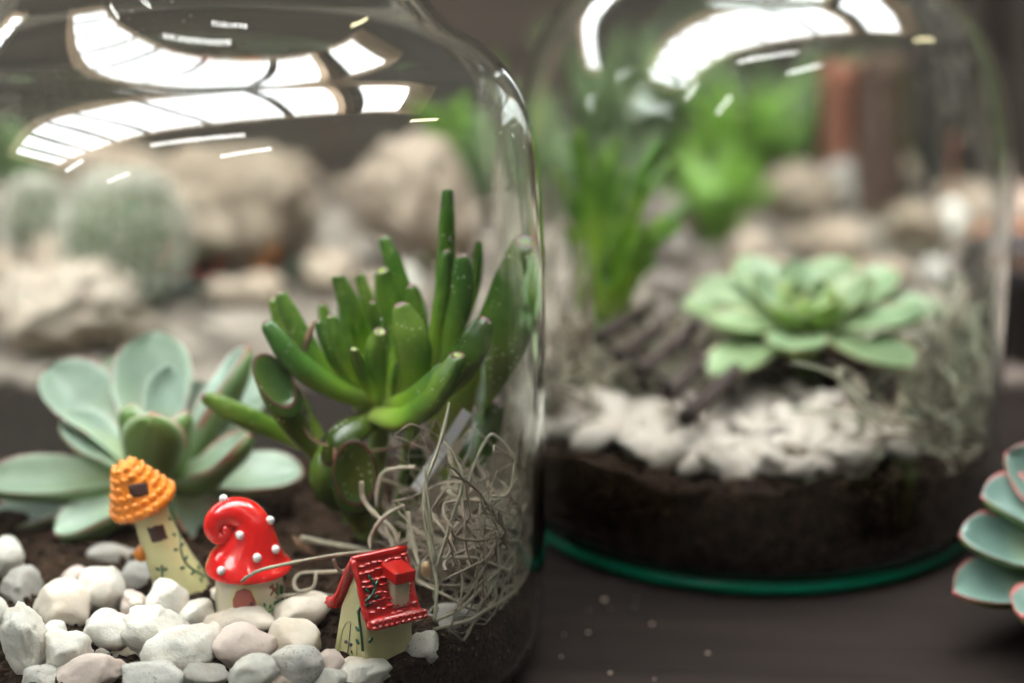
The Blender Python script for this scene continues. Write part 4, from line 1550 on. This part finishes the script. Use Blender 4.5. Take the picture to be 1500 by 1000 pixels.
def rosette_right():
    # rosette at the right edge: only the tips of its left leaves are in view
    y0 = 582
    hub = at(1580, 800, y0 + 14)
    root = thing('echeveria', 'blue-green echeveria rosette with red edges cut by the right edge', 'succulent', V3(hub.x, hub.y, 0))
    L = [((1474, 662, 12), (1580, 770, 8), 60, 3, (-.2, -.7, .8)), ((1438, 726, 2), (1580, 800, 4), 66, 7, (0, -.45, 1)),
         ((1406, 782, -6), (1580, 820, 0), 70, 0, (0, -.5, 1)), ((1397, 866, -16), (1585, 860, -4), 78, 2, (0, -.3, 1)),
         ((1500, 900, -34), (1590, 850, -6), 70, -2, (0, 0, 1)), ((1520, 640, 22), (1590, 770, 10), 60, 2, (0, -.7, .8)), ((1440, 840, 2), (1590, 830, 4), 60, -3, (0, -.3, 1)), ((1560, 640, 10), (1590, 760, 4), 56, 2, (0, -.7, .8)),
         ((1600, 930, -40), (1600, 850, -8), 70, -2, (0, .3, 1)), ((1720, 880, -20), (1610, 840, -2), 74, -2, (0, -.2, 1)), ((1750, 800, 4), (1610, 820, 2), 74, -2, (0, -.2, 1)), ((1700, 700, 20), (1610, 790, 8), 70, -2, (0, -.3, 1))]
    for i, (t, b, w, lift, up) in enumerate(L):
        T, B = at(t[0], t[1], y0 + t[2]), at(b[0], b[1], y0 + b[2])
        mb = MB()
        flat_leaf(mb, B, (T + B) / 2 + V3(0, 0, lift), T, w * 1.5 * pxmm(T), up, .5, 5.0, wave=1.2, seed=i * 2.3, prof=[(0, .55), (.2, .7), (.45, .92), (.65, 1), (.8, .88), (.9, .62), (.96, .34), (1, .04)])
        mb.build('leaf', M['eche_c'], root)
    MB().add(*tube(resample([V3(hub.x, hub.y, 0), hub], 4), [6, 6, 6.5, 7, 7], 12)).build('stem', M['stem'], root)
rosette_right()

def finger_plant_rear():
    rnd = random.Random(3)
    b0 = at(878, 455, 735)
    root = thing('finger_leaf_plant', 'bright green upright finger-leaf plant at the left of the rear jar', 'succulent', V3(b0.x, b0.y, 38))
    tips = [(812, 250), (826, 205), (848, 190), (862, 235), (880, 215), (902, 205), (918, 250), (940, 270), (968, 205), (985, 230), (1008, 300), (995, 330), (820, 300), (842, 290), (870, 300), (895, 300), (925, 310), (950, 330), (972, 320), (806, 330), (835, 345), (905, 350), (938, 370), (885, 370), (858, 380), (960, 380), (815, 390)]
    for i, (u, v) in enumerate(tips):
        dy = rnd.uniform(-14, 16)
        bu = lerp(880, u, .22) + rnd.uniform(-8, 8)
        T = keep(at(u, v, 735 + dy), J2, IR2 - 3)
        B = at(bu, 470, 735 + dy * .3)
        c = V3(lerp(B.x, T.x, .36), lerp(B.y, T.y, .4), lerp(B.z, T.z, .66))
        mb = MB()
        round_leaf(mb, [B, c, T], rnd.uniform(5.2, 7.4), .7, (rnd.uniform(-.4, .4), -1, .3), 'point', 12, 14, prof=[(0, .6), (.4, 1), (.75, .85), (1, .45)], colr=.85)
        mb.build('leaf', M['finger'], root)
    MB().add(*tube([V3(b0.x, b0.y, 36), b0], 5, 10)).build('stem', M['stem'], root)
finger_plant_rear()

def moss_rear(name, label, uc, vc, su, sv, y0, y1, n, g0, seed, xmax=None, zmax=None):
    rnd = random.Random(seed)
    c = onz(uc, vc + sv, 40)
    mb = MB()
    for _ in range(n):
        p = keep(at(rnd.gauss(uc, su), rnd.gauss(vc, sv), rnd.uniform(y0, y1)), J2, IR2 - 2)
        p.z = max(p.z, soil2(p.x, p.y) + 1)
        d = Vector((rnd.gauss(0, 1), rnd.gauss(0, 1), rnd.gauss(0, .8))).normalized()
        ax = Vector((rnd.gauss(0, 1), rnd.gauss(0, 1), rnd.gauss(0, 1))).normalized()
        P = [p]
        k = rnd.uniform(.1, .5)
        for _ in range(8):
            d = (Matrix.Rotation(k, 3, ax) @ d).normalized()
            q = keep(P[-1] + d * 4.5, J2, IR2 - 1.5)
            q.z = max(q.z, soil2(q.x, q.y) + .5)
            if xmax is not None:
                q.x = min(q.x, xmax)
            if zmax is not None:
                q.z = min(q.z, zmax)
            P.append(q)
        mb.add(*fuzz_tube(catmull(P, 3), rnd.uniform(.5, .9), min(1, max(0, rnd.gauss(g0, .3))), 6))
    o = mb.build(name, M['moss'], None, V3(c.x, c.y, 38))
    o['kind'] = 'stuff'
    tag(o, label, 'moss')
moss_rear('moss_tuft', 'pale green moss tuft at the right wall of the rear jar', 1395, 555, 38, 48, 668, 725, 130, .75, 21)
moss_rear('moss_tuft', 'beige moss tuft left of the stick walkway in the rear jar', 822, 530, 10, 42, 665, 720, 55, .15, 22, at(862, 530, 690).x)
moss_rear('moss_tuft', 'matted beige moss lying under the stick walkway in the rear jar', 965, 530, 45, 32, 700, 745, 260, .3, 23, None, 47.5)
moss_rear('moss_tuft', 'curled beige moss strands at the right end of the chip heap', 1330, 625, 36, 20, 625, 665, 40, .35, 24)

# ------------------------------------------------------------------ things on the gravel bed behind (all far out of focus)
def ground_stone(u, v, w, h, m, label, seed, name='rock', cat='rock', group=None, y=None, **kw):
    """rock whose foot is seen at pixel row v + h/2"""
    if y is None:
        p = onz(u, v + h / 2, 6)
        y = min(p.y + w * pxmm(p) * .3, 1185 - w * pxmm(p) * .4)
    p = at(u, v, y)
    s = pxmm(p)
    b = p.z - 3
    hz = h * s * .52
    hz = max(hz, (p.z + hz - 3) / 2)
    c = V3(p.x, p.y, 3 + hz * .92)
    return stone(name, c, (w * s / 2, w * s / 2 * .8, hz), M[m], seed, label, cat, group, sub=4, **kw)
ground_stone(85, 455, 230, 140, 'coral', 'pitted coral-like pale rock at the left behind the front jar', 301, 'coral_rock', rough=.3, cuts=4, lump=.4)
ground_stone(330, 320, 300, 210, 'rock_tan', 'large tan boulder blurred behind the front jar', 302, rough=.3)
ground_stone(632, 295, 220, 210, 'rock_pale', 'pale beige boulder behind the jade plant', 303, rough=.2, cuts=5)
ground_stone(410, 350, 52, 90, 'rock_rust', 'small orange-brown stone between the two boulders', 304)
ground_stone(460, 375, 80, 60, 'rock_pale', 'yellowish small rock right of the orange-brown stone', 305)
ground_stone(1095, 366, 84, 60, 'rock_pale', 'bright beige rock behind the pale green rosette', 306)
ground_stone(1175, 285, 120, 90, 'rock_tan', 'tan-grey rock at the foot of the red post', 307)
ground_stone(1245, 275, 90, 80, 'grey', 'grey rock beside the tan-grey one behind the rear jar', 308)
ground_stone(1215, 350, 100, 50, 'rock_pale', 'low beige rock in front of the dark post', 309)
ground_stone(1350, 335, 120, 80, 'rock_tan', 'tan rock seen through the right side of the rear jar', 310)
ground_stone(1300, 400, 90, 50, 'rock_pale', 'small pale rock at the right of the pale green rosette', 311)
ground_stone(1488, 365, 90, 90, 'rock_rust', 'orange-beige rock at the right edge', 312)
ground_stone(1420, 320, 80, 60, 'white', 'white rock left of the orange-beige one at the right edge', 313)
ground_stone(1490, 300, 110, 80, 'rock_pale', 'pale rock at the right edge above the orange-beige one', 314)
ground_stone(1115, 190, 120, 90, 'rock_pale', 'pinkish rock among the blurred green leaves', 315)
ground_stone(1010, 320, 110, 60, 'rock_tan', 'tan rock right of the finger-leaf plant', 316)
ground_stone(160, 260, 190, 110, 'rock_pale', 'pale rock behind the two cacti', 317)
ground_stone(560, 460, 120, 60, 'rock_tan', 'low tan rock behind the jade leaves', 318)
rnd = random.Random(55)
for i in range(90):
    x, y = rnd.uniform(-420, 420), rnd.uniform(860, 1170)
    s = rnd.uniform(7, 22)
    stone('gravel_stone', V3(x, y, 7 + s * .35), (s, s * .8, s * .6), M[rnd.choice(['rock_tan', 'rock_pale', 'rock_dark', 'grey', 'rock_pale'])], 400 + i, 'loose blurred stone lying on the gravel behind the jars', 'stone', 'loose stones on the gravel', cuts=6, sub=2, yaw=rnd.uniform(0, 3))

def cactus(u, v, w, h, label, seed):
    p = onz(u, v + h / 2, 6)
    y = p.y + w * pxmm(p) * .35
    p = at(u, v, y)
    s = pxmm(p)
    rx, rz = w * s / 2, h * s * .54
    c = V3(p.x, p.y, 6 + rz * .9)
    root = thing('barrel_cactus', label, 'cactus', V3(p.x, p.y, 5), 'small cacti behind the front jar')
    V, F, ribs = [], [], 20
    nu, nv = ribs * 6, 28
    for i in range(nv + 1):
        th = math.pi * i / nv
        for k in range(nu):
            a = 2 * math.pi * k / nu
            r = rx * (1 + .07 * math.cos(a * ribs) * math.sin(th))
            dip = -.18 * rz * math.exp(-(th / .35) ** 2)
            V.append(c + V3(r * math.sin(th) * math.cos(a), r * math.sin(th) * math.sin(a), rz * math.cos(th) + dip))
    for i in range(nv):
        for k in range(nu):
            a, b = i * nu + k, i * nu + (k + 1) % nu
            F.append((a, a + nu, b + nu, b))
    MB().add(V, F).build('body', M['cactus'], root)
    mb = MB()
    rnd = random.Random(seed)
    for k in range(ribs):
        a = 2 * math.pi * k / ribs
        for j in range(1, 15):
            th = math.pi * (.06 + j / 15 * .62)
            n = V3(math.sin(th) * math.cos(a), math.sin(th) * math.sin(a), math.cos(th))
            q = c + V3(rx * 1.07 * n.x, rx * 1.07 * n.y, rz * n.z)
            for _ in range(3):
                d = (n + Vector((rnd.gauss(0, .6), rnd.gauss(0, .6), rnd.gauss(0, .6)))).normalized()
                mb.add(*tube([q, q + d * rx * .3], [.7, .2], 4))
    mb.build('spines', M['wool'], root, kind='stuff')
    iv, if_ = ico(3)
    MB().add([c + V3(q.x * rx * .5, q.y * rx * .5, rz * .86 + q.z * rz * .16 * (1 + .3 * noise.noise(q * 4))) for q in iv], if_).build('woolly_crown', M['wool'], root)
cactus(178, 365, 165, 190, 'larger round green cactus behind the left of the front jar', 1)
cactus(45, 335, 100, 130, 'smaller round cactus at the far left beside the larger one', 2)

def bush(u, v, w, h, y, n, label, seed, m, arch=.5):
    rnd = random.Random(seed)
    top = at(u, v, y)
    s = pxmm(top)
    root = thing('leafy_plant', label, 'plant', V3(top.x, y, 6), 'blurred green plants behind the rear jar')
    for i in range(n):
        a = rnd.uniform(0, 6.28)
        rr = w * s / 2 * rnd.uniform(.3, 1)
        hz = max(20, (top.z + h * s * rnd.uniform(-.5, .5)) - 6)
        B = V3(top.x + rnd.uniform(-4, 4), y + rnd.uniform(-4, 4), 5)
        T = V3(top.x + math.cos(a) * rr, y + math.sin(a) * rr * .7, 6 + hz * rnd.uniform(.55, 1.05))
        c = (B + T) / 2 + V3(0, 0, hz * arch * .5)
        mb = MB()
        flat_leaf(mb, B, c, T, rnd.uniform(9, 16), (-math.cos(a) * .3, -.4, 1), .25, 1.2, ns=10, nt=4, prof=[(0, .3), (.3, .8), (.55, 1), (.8, .75), (.95, .3), (1, .05)])
        mb.build('leaf', m, root)
bush(1090, 150, 240, 160, 1100, 46, 'bright green leafy plant seen through the middle of the rear jar', 31, M['bush'])
bush(1050, 240, 200, 90, 1030, 26, 'low lime green plant in front of the taller leafy one', 32, M['bush'])
bush(860, 110, 240, 220, 1120, 46, 'dull green plant between the necks of the two jars', 33, M['bush_grey'])
bush(770, 200, 160, 180, 1090, 30, 'dark green plant just right of the front jar wall', 34, M['bush_grey'])
bush(690, 150, 160, 160, 1130, 26, 'green plant glimpsed through the front jar shoulder', 35, M['bush'])
bush(20, 210, 150, 160, 1130, 26, 'green plant glimpsed at the far left through the front jar', 36, M['bush_grey'])

bush(960, 90, 300, 200, 1150, 40, 'grey-green plant at the back between the two jars', 37, M['bush_grey'])
bush(1160, 120, 260, 180, 1150, 36, 'olive green plant at the back left of the rust-red post', 38, M['bush_grey'])
bush(880, 230, 220, 130, 1000, 24, 'low green plant on the gravel behind the finger-leaf plant', 39, M['bush_grey'])

def post(name, u0, u1, v0, y, m, label, cat='post'):
    a, b = at(u0, v0, y), at(u1, v0, y)
    w = b.x - a.x
    c = V3((a.x + b.x) / 2, y, a.z / 2 + 2)
    V, F = [], []
    P = resample([V3(c.x, y, 2), V3(c.x, y, a.z)], 12)
    mb = MB().add(*tube([p + V3(1.2 * noise.noise(p * .03), 0, 0) for p in P], [w / 2 * (1.08 + .06 * noise.noise(p * .05)) for p in P], 14))
    o = mb.build(name, m, None, V3(c.x, y, 2))
    return tag(o, label, cat)
post('post', 1212, 1268, 84, 1110, M['terracotta'], 'rust-red post seen through the rear jar')
post('post', 1270, 1345, 70, 1090, M['post'], 'dark brown post right of the rust-red one')
post('trunk', 1405, 1475, -80, 1150, M['trunk'], 'dark trunk at the top right corner', 'trunk')
post('trunk', 1478, 1580, -80, 1140, M['trunk'], 'darker trunk cut by the right edge at the top', 'trunk')
post('stake', 1420, 1430, 195, 1050, M['terracotta'], 'thin orange-red stake right of the rear jar', 'stake')

# dark boards closing the bed at the back
def backboard():
    root = thing('plank_wall', 'dark plank wall closing the gravel bed at the back', 'wall', V3(0, 1190, 0))
    for i in range(7):
        z = 4 + i * 68
        V, F = box(V3(0, 1190 + (i % 2) * 3, z + 33), (3000, 18, 64))
        bevel_obj(MB().add(V, F).build('plank', M['wall_wood'], root, smooth=False), 2)
    for x in (-900, -300, 300, 900):
        V, F = box(V3(x, 1215, 240), (50, 30, 480))
        MB().add(V, F).build('batten', M['trunk'], root, smooth=False)
backboard()

def black_pot():
    c = at(1560, 500, 850)
    root = thing('plant_pot', 'black plastic plant pot at the right edge behind the rear jar', 'pot', V3(c.x, c.y, 0))
    h = at(1520, 398, 850 - 30).z
    V, F = lathe([(0, .3), (30, .3), (32, 2), (38, h - 12), (40.5, h - 11.5), (41, h - 1), (40, h), (38.5, h - .5), (37, h - 9), (0, h - 9)], c.x, c.y, 64)
    MB().add(V, F).build('shell', M['pot'], root)
    mb = MB()
    V, F = lathe([(0, h - 7), (20, h - 6.6), (36.8, h - 8.6)], c.x, c.y, 40)
    mb.add([p + V3(0, 0, noise.noise(p * .2)) for p in V], F).build('soil', M['soil'], root)
black_pot()

# crumbs and straw on the table in front of the rear jar
def litter():
    rnd = random.Random(8)
    mb = MB()
    iv, if_ = ico(1)
    for i in range(12):
        u, v = rnd.gauss(880, 50) if i % 5 else rnd.uniform(800, 1500), rnd.uniform(860, 1000)
        p = onz(u, v, 0)
        s = rnd.choice((.25, .3, .4, .5, .8))
        mb.add([p + V3(q.x * s * 1.3, q.y * s, q.z * s * .6 + s * .5) for q in iv], if_)
    o = mb.build('crumbs', M['crumb'], None, onz(1150, 950, 0))
    o['kind'] = 'stuff'
    tag(o, 'pale crumbs scattered on the dark table', 'crumbs')
litter()
